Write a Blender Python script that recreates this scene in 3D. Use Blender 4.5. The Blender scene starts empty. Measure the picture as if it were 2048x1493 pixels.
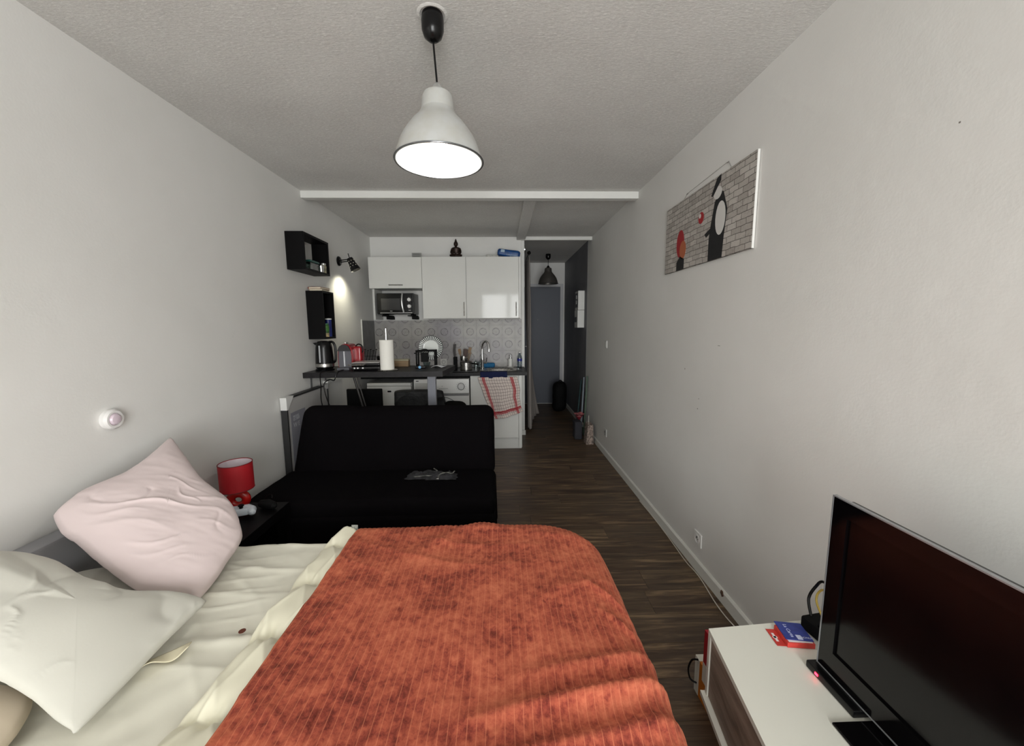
import bpy, bmesh, math, random
from mathutils import Vector, Matrix, noise
random.seed(7)
PI = math.pi
S = bpy.context.scene
COL = S.collection

# ------------------------------------------------------------------ camera
F, PITCH, YAW, ROLL, CH = 771.49, .1242, .028, -.0068, 1.429
cy, sy, cp, sp = math.cos(YAW), math.sin(YAW), math.cos(PITCH), math.sin(PITCH)
fw = Vector((sy*cp, cy*cp, -sp)); r0 = Vector((cy, -sy, 0)); u0 = r0.cross(fw)
rt = r0*math.cos(ROLL)+u0*math.sin(ROLL); up = -r0*math.sin(ROLL)+u0*math.cos(ROLL)
cd = bpy.data.cameras.new('camera'); cam = bpy.data.objects.new('camera', cd); COL.objects.link(cam)
cd.sensor_fit = 'HORIZONTAL'; cd.sensor_width = 36; cd.lens = F/2048*36; cd.clip_start = .02; cd.clip_end = 60
m = Matrix((rt, up, -fw)).transposed().to_4x4(); m.translation = Vector((0, 0, CH)); cam.matrix_world = m
S.camera = cam

# ------------------------------------------------------------------ world, daylight, exposure
w = bpy.data.worlds.new('sky'); S.world = w; w.use_nodes = True
bg = w.node_tree.nodes['Background']; bg.inputs[0].default_value = (.95, .97, 1, 1); bg.inputs[1].default_value = 1.0
S.view_settings.view_transform = 'Standard'; S.view_settings.look = 'None'
S.view_settings.gamma = 1; S.view_settings.use_curve_mapping = False
S.view_settings.exposure = .78
def area(name, loc, rot, sx, sy_, e, col):
    l = bpy.data.lights.new(name, 'AREA'); l.shape = 'RECTANGLE'; l.size = sx; l.size_y = sy_; l.energy = e; l.color = col
    o = bpy.data.objects.new(name, l); COL.objects.link(o); o.location = loc; o.rotation_euler = rot
    return o
area('window_daylight', (.25, -2.62, 1.25), (PI/2, 0, 0), 1.7, 2.2, 118, (.985, 1, .99))      # daylight coming in through the french window
def point(name, loc, e, col, r=.03):
    l = bpy.data.lights.new(name, 'POINT'); l.energy = e; l.color = col; l.shadow_soft_size = r
    o = bpy.data.objects.new(name, l); COL.objects.link(o); o.location = loc; return o

# ------------------------------------------------------------------ materials
def lin(c):
    f = lambda v: v/12.92 if v <= .04045 else ((v+.055)/1.055)**2.4
    return tuple(f(x/255) for x in c)+(1,)
class N:
    def __init__(s, name):
        s.m = bpy.data.materials.new(name); s.m.use_nodes = True; s.t = s.m.node_tree
        s.b = s.t.nodes['Principled BSDF']
    def n(s, typ, **k):
        x = s.t.nodes.new(typ)
        for a, v in k.items(): setattr(x, a, v)
        return x
    def l(s, a, b): s.t.links.new(a, b)
    def coord(s, kind='Object', scale=(1, 1, 1), rot=(0, 0, 0)):
        if kind == 'World': src = s.n('ShaderNodeNewGeometry').outputs['Position']
        else: src = s.n('ShaderNodeTexCoord').outputs[kind]
        mp = s.n('ShaderNodeMapping'); mp.inputs['Scale'].default_value = scale; mp.inputs['Rotation'].default_value = rot
        s.l(src, mp.inputs['Vector']); return mp.outputs[0]
    def noise(s, vec, scale, detail=3, rough=.5, dist=0):
        x = s.n('ShaderNodeTexNoise'); x.inputs['Scale'].default_value = scale; x.inputs['Detail'].default_value = detail
        x.inputs['Roughness'].default_value = rough; x.inputs['Distortion'].default_value = dist
        s.l(vec, x.inputs['Vector']); return x.outputs['Fac']
    def ramp(s, fac, stops):
        x = s.n('ShaderNodeValToRGB'); e = x.color_ramp.elements
        while len(e) < len(stops): e.new(.5)
        for i, (p, c) in enumerate(stops): e[i].position = p; e[i].color = lin(c) if len(c) == 3 and max(c) > 1 else tuple(c)+(1,)*(4-len(c))
        s.l(fac, x.inputs[0]); return x.outputs[0]
    def math(s, op, a, b=None, c=None):
        x = s.n('ShaderNodeMath', operation=op)
        for i, v in enumerate((a, b, c)):
            if v is None: continue
            if isinstance(v, (int, float)): x.inputs[i].default_value = v
            else: s.l(v, x.inputs[i])
        return x.outputs[0]
    def mix(s, fac, a, b):
        x = s.n('ShaderNodeMix', data_type='RGBA')
        if isinstance(fac, (int, float)): x.inputs[0].default_value = fac
        else: s.l(fac, x.inputs[0])
        for i, v in ((6, a), (7, b)):
            if isinstance(v, tuple): x.inputs[i].default_value = lin(v)
            else: s.l(v, x.inputs[i])
        return x.outputs[2]
    def bump(s, h, strength=.3, dist=.01):
        x = s.n('ShaderNodeBump'); x.inputs['Strength'].default_value = strength; x.inputs['Distance'].default_value = dist
        s.l(h, x.inputs['Height']); s.l(x.outputs[0], s.b.inputs['Normal'])
    def col(s, c): s.l(c, s.b.inputs['Base Color'])
MC = {}
def M(name, rgb=(128, 128, 128), rough=.5, metal=0, coat=0, var=0, vs=6, bump=0, bs=60, bd=.004, alpha=1, trans=0, emit=0, sheen=0, spec=None):
    if name in MC: return MC[name]
    k = N(name); b = k.b
    b.inputs['Base Color'].default_value = lin(rgb); b.inputs['Roughness'].default_value = rough; b.inputs['Metallic'].default_value = metal
    b.inputs['Coat Weight'].default_value = coat; b.inputs['Transmission Weight'].default_value = trans
    b.inputs['Sheen Weight'].default_value = sheen
    if spec is not None: b.inputs['Specular IOR Level'].default_value = spec
    if emit: b.inputs['Emission Color'].default_value = lin(rgb); b.inputs['Emission Strength'].default_value = emit
    v = k.coord('Object')
    if var:
        d = tuple(max(0, x*(1-var)) for x in rgb)
        k.col(k.ramp(k.noise(v, vs, 4), [(.35, d), (.65, tuple(rgb))]))
    else:
        nz = k.noise(v, 40, 2); r = k.n('ShaderNodeMapRange'); r.inputs[3].default_value = max(rough-.04, 0); r.inputs[4].default_value = rough+.04
        k.l(nz, r.inputs[0]); k.l(r.outputs[0], b.inputs['Roughness'])
    if bump: k.bump(k.noise(v, bs, 5, .6), bump, bd)
    MC[name] = k.m; return k.m

def wall_mat():
    k = N('painted_wall'); v = k.coord('World')
    c = k.ramp(k.noise(v, 1.1, 4, .55), [(.3, (222, 221, 217)), (.7, (231, 230, 227))])
    s = k.ramp(k.noise(v, 7, 6, .7), [(.70, (0, 0, 0)), (.80, (1., 1., 1.))])
    k.col(k.mix(k.math('MULTIPLY', s, .35), c, (206, 204, 198)))
    k.b.inputs['Roughness'].default_value = .55
    h = k.math('ADD', k.noise(v, 14, 3), k.math('MULTIPLY', k.noise(v, 120, 3), .25)); k.bump(h, .18, .006)
    return k.m
def ceil_mat(name, a, b):
    k = N(name); v = k.coord('World', (1, 3.0, 1)); v2 = k.coord('World')
    c = k.ramp(k.noise(v2, 1.6, 5, .6), [(.3, a), (.7, b)]); fl_ = k.ramp(k.noise(v, 60, 4, .7, .4), [(.50, (0., 0., 0.)), (.66, (1., 1., 1.))]); k.col(k.mix(k.math('MULTIPLY', fl_, .55), c, (248, 247, 244)))
    k.b.inputs['Roughness'].default_value = .8
    n1 = k.noise(v, 42, 6, .7, .6); n1 = k.ramp(n1, [(.46, (0., 0., 0.)), (.70, (1., 1., 1.))])
    k.bump(k.math('ADD', n1, k.math('MULTIPLY', k.noise(v, 90, 3), .5)), .45, .004)
    return k.m
def plank_mat():
    k = N('dark_oak_plank'); oi = k.n('ShaderNodeObjectInfo'); v = k.coord('World', (1, 13, 1))
    add = k.n('ShaderNodeVectorMath', operation='ADD'); k.l(v, add.inputs[0])
    mul = k.n('ShaderNodeVectorMath', operation='SCALE'); comb = k.n('ShaderNodeCombineXYZ')
    k.l(oi.outputs['Random'], comb.inputs[0]); k.l(oi.outputs['Random'], comb.inputs[2]); k.l(comb.outputs[0], mul.inputs[0]); mul.inputs['Scale'].default_value = 40
    k.l(mul.outputs[0], add.inputs[1]); vv = add.outputs[0]
    g = k.noise(vv, 2.3, 8, .62, .9)
    c = k.ramp(g, [(.32, (38, 26, 18)), (.44, (78, 59, 43)), (.54, (104, 83, 61)), (.66, (156, 130, 98))])
    f = k.noise(k.coord('World', (2, 60, 2)), 8, 4, .6); c2 = k.mix(k.math('MULTIPLY', f, .5), c, (60, 46, 38))
    rr = k.math('MULTIPLY', oi.outputs['Random'], .35); k.col(k.mix(rr, c2, (78, 66, 52)))
    k.b.inputs['Roughness'].default_value = .42; k.bump(k.math('ADD', g, f), .15, .003)
    return k.m
def wood_mat(name, a, b, c, axis=1, scale=3.0, rough=.55):
    k = N(name); s = [22, 22, 22]; s[axis] = 1.5
    v = k.coord('Object', tuple(s)); g = k.noise(v, scale, 7, .65, .5)
    k.col(k.ramp(g, [(.3, a), (.5, b), (.7, c)])); k.b.inputs['Roughness'].default_value = rough; k.bump(g, .12, .002); return k.m
def tile_mat():
    k = N('patterned_tile'); P = k.n('ShaderNodeNewGeometry').outputs['Position']
    sp_ = k.n('ShaderNodeSeparateXYZ'); k.l(P, sp_.inputs[0])
    T = .162
    fx = k.math('SUBTRACT', k.math('FRACT', k.math('ADD', k.math('DIVIDE', k.math('ADD', sp_.outputs[0], .225), T), 20.5)), .5)
    fz = k.math('SUBTRACT', k.math('FRACT', k.math('ADD', k.math('DIVIDE', k.math('SUBTRACT', sp_.outputs[2], 1.347), .160), 20.5)), .5)
    def rad(x, y): return k.math('SQRT', k.math('ADD', k.math('MULTIPLY', x, x), k.math('MULTIPLY', y, y)))
    def line(v, c, wd): return k.math('LESS_THAN', k.math('ABSOLUTE', k.math('SUBTRACT', v, c)), wd)
    r = rad(fx, fz); ring = k.math('MAXIMUM', line(r, .275, .019), line(r, .235, .008))
    ang = k.math('ARCTAN2', fz, fx); pet = k.math('MULTIPLY_ADD', k.math('COSINE', k.math('MULTIPLY', ang, 6)), .05, .12)
    flower = line(r, pet, .010); dot = k.math('LESS_THAN', r, .03)
    ax = k.math('SUBTRACT', .5, k.math('ABSOLUTE', fx)); az = k.math('SUBTRACT', .5, k.math('ABSOLUTE', fz))
    rc = rad(ax, az); star = line(k.math('ADD', k.math('SQRT', ax), k.math('SQRT', az)), .52, .022)
    cdot = k.math('LESS_THAN', rc, .035)
    leaf = line(k.math('ADD', k.math('SQRT', ax), k.math('SQRT', az)), .70, .012)
    pat = k.math('MAXIMUM', k.math('MAXIMUM', ring, k.math('MAXIMUM', flower, dot)), k.math('MAXIMUM', k.math('MAXIMUM', star, cdot), leaf))
    v = k.coord('World'); base = k.ramp(k.noise(v, 2.6, 4), [(.35, (158, 154, 158)), (.6, (172, 169, 164))])
    wear = k.ramp(k.noise(v, 30, 4), [(.3, (.15, .15, .15)), (.6, (1., 1., 1.))])
    k.col(k.mix(k.math('MULTIPLY', k.math('MULTIPLY', pat, wear), .95), base, (84, 80, 82)))
    k.b.inputs['Roughness'].default_value = .4; return k.m
def velvet_mat():
    k = N('rust_corduroy_velvet'); v = k.coord('World', (1, 1, 1))
    m1 = k.noise(v, 5.5, 6, .62, .4); m2 = k.noise(v, 38, 6, .72, .25)
    mm = k.math('ADD', k.math('MULTIPLY', m1, .45), k.math('MULTIPLY', m2, .55))
    c = k.ramp(mm, [(.38, (104, 44, 38)), (.455, (144, 67, 54)), (.52, (172, 88, 67)), (.64, (198, 112, 84))])
    gr = k.n('ShaderNodeUVMap'); sx = k.n('ShaderNodeSeparateXYZ'); k.l(gr.outputs[0], sx.inputs[0])
    f = k.math('ABSOLUTE', k.math('SUBTRACT', k.math('FRACT', sx.outputs[0]), .5)); g = k.math('GREATER_THAN', f, .455)
    k.col(k.mix(k.math('MULTIPLY', g, .5), c, (206, 124, 92)))
    b = k.b; b.inputs['Roughness'].default_value = .9; b.inputs['Sheen Weight'].default_value = .25; b.inputs['Sheen Tint'].default_value = lin((255, 170, 130))
    b.inputs['Specular IOR Level'].default_value = .1
    k.bump(k.math('ADD', k.noise(v, 260, 3), m2), .3, .002); return k.m
def towel_mat():
    k = N('checked_cotton'); uv = k.n('ShaderNodeUVMap'); s_ = k.n('ShaderNodeSeparateXYZ'); k.l(uv.outputs[0], s_.inputs[0]); u, v = s_.outputs[0], s_.outputs[1]
    def line(x, c, wd): return k.math('LESS_THAN', k.math('ABSOLUTE', k.math('SUBTRACT', x, c)), wd)
    def grid(x, n): return k.math('GREATER_THAN', k.math('ABSOLUTE', k.math('SUBTRACT', k.math('FRACT', k.math('MULTIPLY', x, n)), .5)), .44)
    def stripes(x, c):
        o = line(x, c, .009)
        for d in (-.026, .026): o = k.math('MAXIMUM', o, line(x, c+d, .009))
        return o
    g = k.math('MAXIMUM', grid(u, 15), grid(v, 13))
    r = k.math('MAXIMUM', k.math('MAXIMUM', stripes(u, .13), stripes(u, .86)), stripes(v, .14))
    pink = k.math('MAXIMUM', k.math('MAXIMUM', line(u, .13, .04), line(u, .86, .04)), line(v, .14, .04))
    c = k.mix(k.math('MULTIPLY', g, .8), (216, 203, 196), (78, 52, 54))
    c = k.mix(k.math('MULTIPLY', pink, .3), c, (200, 90, 90)); c = k.mix(r, c, (160, 22, 40)); k.col(c)
    k.b.inputs['Roughness'].default_value = .9; k.bump(k.noise(k.coord('Object'), 300, 2), .15, .001); return k.m
def brickprint_mat():
    k = N('printed_brick_canvas'); gp = k.n('ShaderNodeNewGeometry').outputs['Position']; s_ = k.n('ShaderNodeSeparateXYZ'); k.l(gp, s_.inputs[0])
    cb = k.n('ShaderNodeCombineXYZ'); k.l(s_.outputs[1], cb.inputs[0]); k.l(s_.outputs[2], cb.inputs[1])
    nz = k.n('ShaderNodeTexNoise'); nz.inputs['Scale'].default_value = 18; k.l(cb.outputs[0], nz.inputs['Vector'])
    mx = k.n('ShaderNodeVectorMath', operation='SCALE'); k.l(nz.outputs['Color'], mx.inputs[0]); mx.inputs['Scale'].default_value = .012
    ad = k.n('ShaderNodeVectorMath', operation='ADD'); k.l(cb.outputs[0], ad.inputs[0]); k.l(mx.outputs[0], ad.inputs[1])
    b = k.n('ShaderNodeTexBrick'); b.inputs['Scale'].default_value = 1; b.inputs['Brick Width'].default_value = .075; b.inputs['Row Height'].default_value = .029
    b.inputs['Mortar Size'].default_value = .0016; b.inputs['Mortar Smooth'].default_value = .3
    b.inputs['Color1'].default_value = lin((196, 191, 184)); b.inputs['Color2'].default_value = lin((162, 155, 148)); b.inputs['Mortar'].default_value = lin((70, 64, 60))
    k.l(ad.outputs[0], b.inputs['Vector'])
    n2 = k.ramp(k.noise(cb.outputs[0], 60, 6, .75), [(.50, (0., 0., 0.)), (.68, (1., 1., 1.))])
    n3 = k.ramp(k.noise(cb.outputs[0], 5, 3), [(.35, (.1, .1, .1)), (.7, (.8, .8, .8))])
    k.col(k.mix(k.math('MULTIPLY', n2, n3), b.outputs['Color'], (92, 84, 78))); k.b.inputs['Roughness'].default_value = .7; return k.m
def glass_mat(name, tint=(235, 245, 245), mixf=.12):
    if name in MC: return MC[name]
    k = N(name); t = k.n('ShaderNodeBsdfTransparent'); t.inputs[0].default_value = lin(tint)
    g = k.n('ShaderNodeBsdfGlossy'); g.inputs['Roughness'].default_value = .02; mx = k.n('ShaderNodeMixShader'); mx.inputs[0].default_value = mixf
    k.l(t.outputs[0], mx.inputs[1]); k.l(g.outputs[0], mx.inputs[2]); k.l(mx.outputs[0], k.t.nodes['Material Output'].inputs[0])
    k.t.nodes.remove(k.b); MC[name] = k.m; return k.m

WALL = wall_mat(); CEIL = ceil_mat('textured_ceiling', (204, 202, 198), (220, 219, 215)); PLANK = plank_mat(); TILE = tile_mat(); VELVET = velvet_mat()
WHITE = M('white_paint', (222, 222, 218), .45); GLOSSW = M('gloss_white_laminate', (224, 224, 220), .07, spec=.22)
BLACK = M('black_plastic', (9, 9, 10), .25, spec=.3); MATTB = M('matt_black', (9, 9, 10), .75, spec=.2); CHROME = M('chrome', (205, 205, 205), .12, 1)
STEEL = M('brushed_steel', (178, 176, 172), .28, 1, bump=.05, bs=200); WAPP = M('white_enamel', (226, 226, 224), .22)
SOFAM = M('black_cotton_cover', (11, 9, 11), .93, bump=.25, bs=90, spec=.05); LAM = M('dark_grey_laminate', (33, 31, 33), .45, var=.25, vs=30, spec=.25)
BLKWOOD = M('black_brown_wood', (8, 7, 8), .5, spec=.12); NAVY = M('navy_cloth', (14, 24, 66), .9)
SHEET = M('cream_cotton_sheet', (222, 219, 204), .85, bump=.12, bs=220, bd=.001, sheen=.1)
DUV = M('cream_quilted_cotton', (226, 222, 200), .8, bump=.10, bs=200, bd=.001, sheen=.1)
PINK = M('pale_pink_cotton', (212, 196, 195), .9, bump=.12, bs=220, bd=.001, sheen=.1)
PALE = M('pale_grey_cotton', (200, 198, 188), .9, bump=.12, bs=220, bd=.001, sheen=.1)
RED = M('red_fabric', (176, 22, 34), .6, bump=.1, bs=300); REDG = M('red_glazed_ceramic', (192, 26, 22), .15, coat=.5)

# ------------------------------------------------------------------ builders
def box(bm, x0, x1, y0, y1, z0, z1, bev=0, seg=2, mat=None):
    t = bmesh.new(); bmesh.ops.create_cube(t, size=1)
    for v in t.verts: v.co = Vector(((x0+x1)/2+v.co.x*(x1-x0), (y0+y1)/2+v.co.y*(y1-y0), (z0+z1)/2+v.co.z*(z1-z0)))
    if bev: bmesh.ops.bevel(t, geom=t.edges[:], offset=bev, segments=seg, profile=.5, affect='EDGES')
    if mat is not None: t.transform(mat)
    me = bpy.data.meshes.new('t'); t.to_mesh(me); bm.from_mesh(me); bpy.data.meshes.remove(me); t.free(); return bm
def B(*a, **k): return box(bmesh.new(), *a, **k)
def tube(bm, pts, r, seg=8, closed=False):
    pts = [Vector(p) for p in pts]; n = len(pts); rings = []; pn = None
    for i, p in enumerate(pts):
        a = pts[(i-1) % n] if (closed or i > 0) else p; b = pts[(i+1) % n] if (closed or i < n-1) else p
        d = (b-a).normalized()
        if pn is None:
            pn = d.orthogonal().normalized()
        pn = (pn-d*pn.dot(d)).normalized(); q = d.cross(pn); rr = r[i] if isinstance(r, (list, tuple)) else r
        rings.append([bm.verts.new(p+(pn*math.cos(2*PI*j/seg)+q*math.sin(2*PI*j/seg))*rr) for j in range(seg)])
    for i in range(n if closed else n-1):
        A, C = rings[i], rings[(i+1) % n]
        for j in range(seg): bm.faces.new((A[j], A[(j+1) % seg], C[(j+1) % seg], C[j]))
    if not closed: bm.faces.new(rings[0][::-1]); bm.faces.new(rings[-1])
    return bm
def smooth_pts(pts, k=6):
    P = [Vector(p) for p in pts]; out = []
    for i in range(len(P)-1):
        a, b, c, d = P[max(i-1, 0)], P[i], P[i+1], P[min(i+2, len(P)-1)]
        for j in range(k):
            t = j/k; out.append(.5*((2*b)+(c-a)*t+(2*a-5*b+4*c-d)*t*t+(3*b-a-3*c+d)*t**3))
    return out+[P[-1]]
def lathe(bm, prof, c=(0, 0, 0), seg=24, axis='Z', cap=True, sxy=(1, 1)):
    rings = []; c = Vector(c)
    for r, z in prof:
        rg = []
        for j in range(seg):
            a = 2*PI*j/seg; x, y = math.cos(a)*r*sxy[0], math.sin(a)*r*sxy[1]
            v = (x, y, z) if axis == 'Z' else (y, z, x) if axis == 'Y' else (z, x, y)
            rg.append(bm.verts.new(c+Vector(v)))
        rings.append(rg)
    for A, C in zip(rings, rings[1:]):
        for j in range(seg): bm.faces.new((A[j], A[(j+1) % seg], C[(j+1) % seg], C[j]))
    if cap: bm.faces.new(rings[0][::-1]); bm.faces.new(rings[-1])
    bmesh.ops.recalc_face_normals(bm, faces=bm.faces[:]); return bm
def prism(bm, poly, axis, a0, a1):
    def P(p, a): return {'X': (a, p[0], p[1]), 'Y': (p[0], a, p[1]), 'Z': (p[0], p[1], a)}[axis]
    A = [bm.verts.new(P(p, a0)) for p in poly]; C = [bm.verts.new(P(p, a1)) for p in poly]; n = len(poly)
    bm.faces.new(A); bm.faces.new(C[::-1])
    for i in range(n): bm.faces.new((A[i], C[i], C[(i+1) % n], A[(i+1) % n]))
    bmesh.ops.recalc_face_normals(bm, faces=bm.faces[:]); return bm
def obj(name, bm, mat, parent=None, smooth=True, off=None, kind=None, ang=.6):
    me = bpy.data.meshes.new(name)
    if isinstance(bm, bmesh.types.BMesh): bm.to_mesh(me); bm.free()
    else: me = bm; me.name = name
    for mm in (mat if isinstance(mat, (list, tuple)) else [mat]): me.materials.append(mm)
    if smooth:
        for p in me.polygons: p.use_smooth = True
        me.set_sharp_from_angle(angle=ang)
    o = bpy.data.objects.new(name, me); COL.objects.link(o)
    if smooth and ang < 1 and len(me.polygons) < 3000:
        wn_ = o.modifiers.new('flat_faces', 'WEIGHTED_NORMAL'); wn_.keep_sharp = True; wn_.weight = 60
    if parent is not None:
        o.parent = parent
        # meshes are written in room coordinates: bring them into the thing's own frame
        r = parent
        while r.parent is not None: r = r.parent
        if r.get('_world', 1) and off is None: me.transform(r.matrix_basis.inverted())
    if kind: o['kind'] = kind
    return o
def tag(o, label, cat, group=None, kind=None):
    o['label'] = label; o['category'] = cat
    if group: o['group'] = group
    if kind: o['kind'] = kind
    return o
def thing(name, label, cat, loc=(0, 0, 0), rz=0, group=None):
    o = bpy.data.objects.new(name, None); o.empty_display_size = .05; COL.objects.link(o); o.location = loc; o.rotation_euler = (0, 0, rz)
    return tag(o, label, cat, group)
def lthing(name, label, cat, loc, rz=0, group=None):       # a thing whose parts are written in its own frame
    o = thing(name, label, cat, loc, rz, group); o['_world'] = 0; return o
def struct(name, bm, mat, parent=None, smooth=False):
    o = obj(name, bm, mat, parent, smooth)
    if parent is None: o['kind'] = 'structure'
    return o
def text(name, s, size, mat, mw, parent, ext=.0004, align='CENTER'):
    c = bpy.data.curves.new(name, 'FONT'); c.body = s; c.size = size; c.extrude = ext; c.align_x = align; c.align_y = 'CENTER'; c.resolution_u = 2
    t = bpy.data.objects.new('t', c); COL.objects.link(t); dg = bpy.context.evaluated_depsgraph_get()
    me = bpy.data.meshes.new_from_object(t.evaluated_get(dg)); bpy.data.objects.remove(t); me.transform(mw)
    return obj(name, me, mat, parent, smooth=False)
def frame_m(o, x, y):   # matrix from origin, right axis, up axis
    x = Vector(x).normalized(); y = Vector(y).normalized(); z = x.cross(y)
    m = Matrix((x, y, z)).transposed().to_4x4(); m.translation = Vector(o); return m
def clean(o):
    for k in list(o.keys()):
        if k == '_world': del o[k]
def nz(x, y, z=0, s=1): return noise.noise(Vector((x*s, y*s, z*s)))

# ------------------------------------------------------------------ the room
XL, XR, YB, CE, YE, YF = -1.583, 1.133, 4.904, 2.5, 6.9, -2.4
struct('wall_left', B(XL-.1, XL, YF-.1, 5.004, 0, CE), WALL)
wr = struct('wall_right', B(XR, XR+.1, YF-.1, YE+.1, 0, CE), WALL)
wb = struct('wall_back', B(XL, .298, YB, 5.004, 0, CE), WALL)
struct('wall_hall_right', B(XR-.0022, XR+.0005, 5.10, YE, .0, CE), M('dark_grey_layer', (116, 117, 122), .6, var=.12, vs=2))  # thin, evenly darker grey layer over the right wall beyond the opening
struct('wall_hall_end', B(-.5, XR, YE, YE+.1, 0, CE), WALL)
struct('wall_hall_left', B(-.5, -.4, 5.004, YE, 0, CE), WALL)
bm = bmesh.new(); wx0, wx1, wz0, wz1 = -.58, 1.04, .04, 2.38
box(bm, XL, wx0, YF-.1, YF, 0, CE); box(bm, wx1, XR, YF-.1, YF, 0, CE); box(bm, wx0, wx1, YF-.1, YF, wz1, CE); box(bm, wx0, wx1, YF-.1, YF, 0, wz0)
struct('wall_front', bm, WALL)
struct('ceiling', B(XL-.1, XR+.1, YF-.1, YE+.1, CE, CE+.1), CEIL)
wn = bpy.data.objects.new('window_1', None); COL.objects.link(wn); wn.location = ((wx0+wx1)/2, YF-.05, wz0); wn['kind'] = 'structure'
bm = bmesh.new(); xm = (wx0+wx1)/2
for a, b in ((wx0, wx0+.06), (xm-.06, xm-.005), (xm+.005, xm+.06), (wx1-.06, wx1)): box(bm, a, b, YF-.08, YF-.03, wz0, wz1)
for a, b in ((wx0+.06, xm-.06), (xm+.06, wx1-.06)):
    for z in (wz0, wz1-.07): box(bm, a, b, YF-.08, YF-.03, z, z+.07)
obj('window_frame', bm, WHITE, wn, False)
for a, b in ((wx0+.06, xm-.06), (xm+.06, wx1-.06)): obj('pane', B(a, b, YF-.058, YF-.052, wz0+.07, wz1-.07), glass_mat('window_glass', (252, 252, 252), .05), wn, False)

# floor: slab with laminate planks laid across the room
fl = struct('floor', B(XL-.1, XR+.1, YF-.1, YE+.1, -.1, -.012), M('floor_joint', (22, 17, 14), .8))
PW, PL = .172, 1.26; shared = {}
row = 0; y = YF
while y < YE-.01:
    y1 = min(y+PW, YE); x = XL-PL*random.random()
    while x < XR:
        a, b = max(x, XL), min(x+PL, XR)
        if b-a > .02:
            key = (round(b-a, 4), round(y1-y, 4))
            if key not in shared:
                t = B(-(b-a)/2+.0006, (b-a)/2-.0006, -(y1-y)/2+.0006, (y1-y)/2-.0006, -.012, 0, bev=.0008, seg=1)
                me = bpy.data.meshes.new('plank'); t.to_mesh(me); t.free(); me.materials.append(PLANK); shared[key] = me
            o = bpy.data.objects.new('plank', shared[key]); COL.objects.link(o); o.location = ((a+b)/2, (y+y1)/2, 0); o.parent = fl
        x += PL
    y = y1; row += 1
BB = M('painted_skirting', (222, 222, 216), .5)
def bboard(name, pts): return struct(name, prism(bmesh.new(), *pts), BB)
prof = [(XR, 0), (XR-.013, 0), (XR-.013, .062), (XR-.006, .070), (XR, .070)]
bm = prism(bmesh.new(), [(p[0], p[1]) for p in prof], 'Y', YF, YE); br = struct('baseboard_right', bm, BB)
chip = prism(bmesh.new(), [(1.775, .05), (1.79, .036), (1.806, .05), (1.80, .069), (1.785, .0695)], 'X', XR-.0145, XR-.0125); obj('chipped_patch', chip, M('chipped_plaster', (128, 98, 80), .9, var=.4, vs=90), br, False)
struct('baseboard_back', B(.236, .31, YB-.014, YB, 0, .065, bev=.004), BB)
struct('baseboard_left', B(XL, XL+.012, YF, 2.1, 0, .07, bev=.004), BB)
struct('trim_1', B(XL, XR, 3.262, 3.33, 2.444, CE, bev=.004), WHITE)
struct('trim_2', B(.205, .312, 3.331, YB-.003, 2.462, CE, bev=.004), CEIL)
struct('trim_3', B(.256, XR, YB-.03, YB+.012, 2.458, CE-.0005, bev=.003), WHITE)
struct('trim_4', B(.263, .300, YB-.008, YB+.004, .066, 2.457, bev=.003), WHITE)

# backsplash tiles
tsh = {}
zs = [(.902, .947), (.947, 1.107), (1.107, 1.267), (1.267, 1.427), (1.427, 1.502)]
for i in range(-9, 4):
    xa, xb = max(-.225+.162*i-.081, XL+.001), min(-.225+.162*i+.081, .262)
    if xb-xa < .01: continue
    for za, zb in zs:
        key = (round(xb-xa, 4), round(zb-za, 4))
        if key not in tsh:
            t = B(-(xb-xa)/2+.0005, (xb-xa)/2-.0005, -.003, 0, -(zb-za)/2+.0005, (zb-za)/2-.0005, bev=.0006, seg=1)
            me = bpy.data.meshes.new('tile'); t.to_mesh(me); t.free(); me.materials.append(TILE); tsh[key] = me
        o = bpy.data.objects.new('tile', tsh[key]); COL.objects.link(o); o.location = ((xa+xb)/2, YB, (za+zb)/2); o.parent = wb
sp2 = thing('splash_panel', 'grey splash panel with pale edge strip on left wall beside patterned tiles', 'wall panel', (XL, 4.68, .92))
obj('panel', B(XL+.001, XL+.006, 4.47, YB-.006, .90, 1.49), M('grey_panel', (112, 112, 114), .4, var=.15, vs=12), sp2, False)
bm = bmesh.new(); box(bm, XL+.001, XL+.010, 4.455, 4.469, .90, 1.502); box(bm, XL+.001, XL+.010, 4.469, YB-.004, 1.4905, 1.502); box(bm, XL+.010, -.90, YB-.014, YB-.004, 1.4925, 1.502)
obj('edge_strip', bm, WHITE, sp2, False)

# hall door
d = bpy.data.objects.new('door_1', None); COL.objects.link(d); d.location = (.66, YE, 0); d['kind'] = 'structure'
bm = bmesh.new(); box(bm, 1.055, 1.105, YE-.022, YE, .005, 2.14); box(bm, .27, .32, YE-.022, YE, .005, 2.14); box(bm, .32, 1.055, YE-.022, YE, 2.09, 2.14)
obj('door_frame', bm, M('pale_door_frame', (200, 200, 202), .5), d, False)
DP = M('blue_grey_door', (86, 90, 100), .5)
obj('door_panel', B(.323, 1.052, YE-.014, YE, .01, 2.087, bev=.003), DP, d, False)
obj('peephole', lathe(bmesh.new(), [(.012, -.006), (.012, 0)], (.66, YE-.0142, 1.52), 12, 'Y'), BLACK, d)
bm = B(.36, .40, YE-.022, YE-.0145, .95, 1.15, bev=.003); tube(bm, [(.38, YE-.02, 1.05), (.38, YE-.06, 1.05), (.49, YE-.06, 1.05)], .009)
obj('door_handle', bm, STEEL, d)

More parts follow.
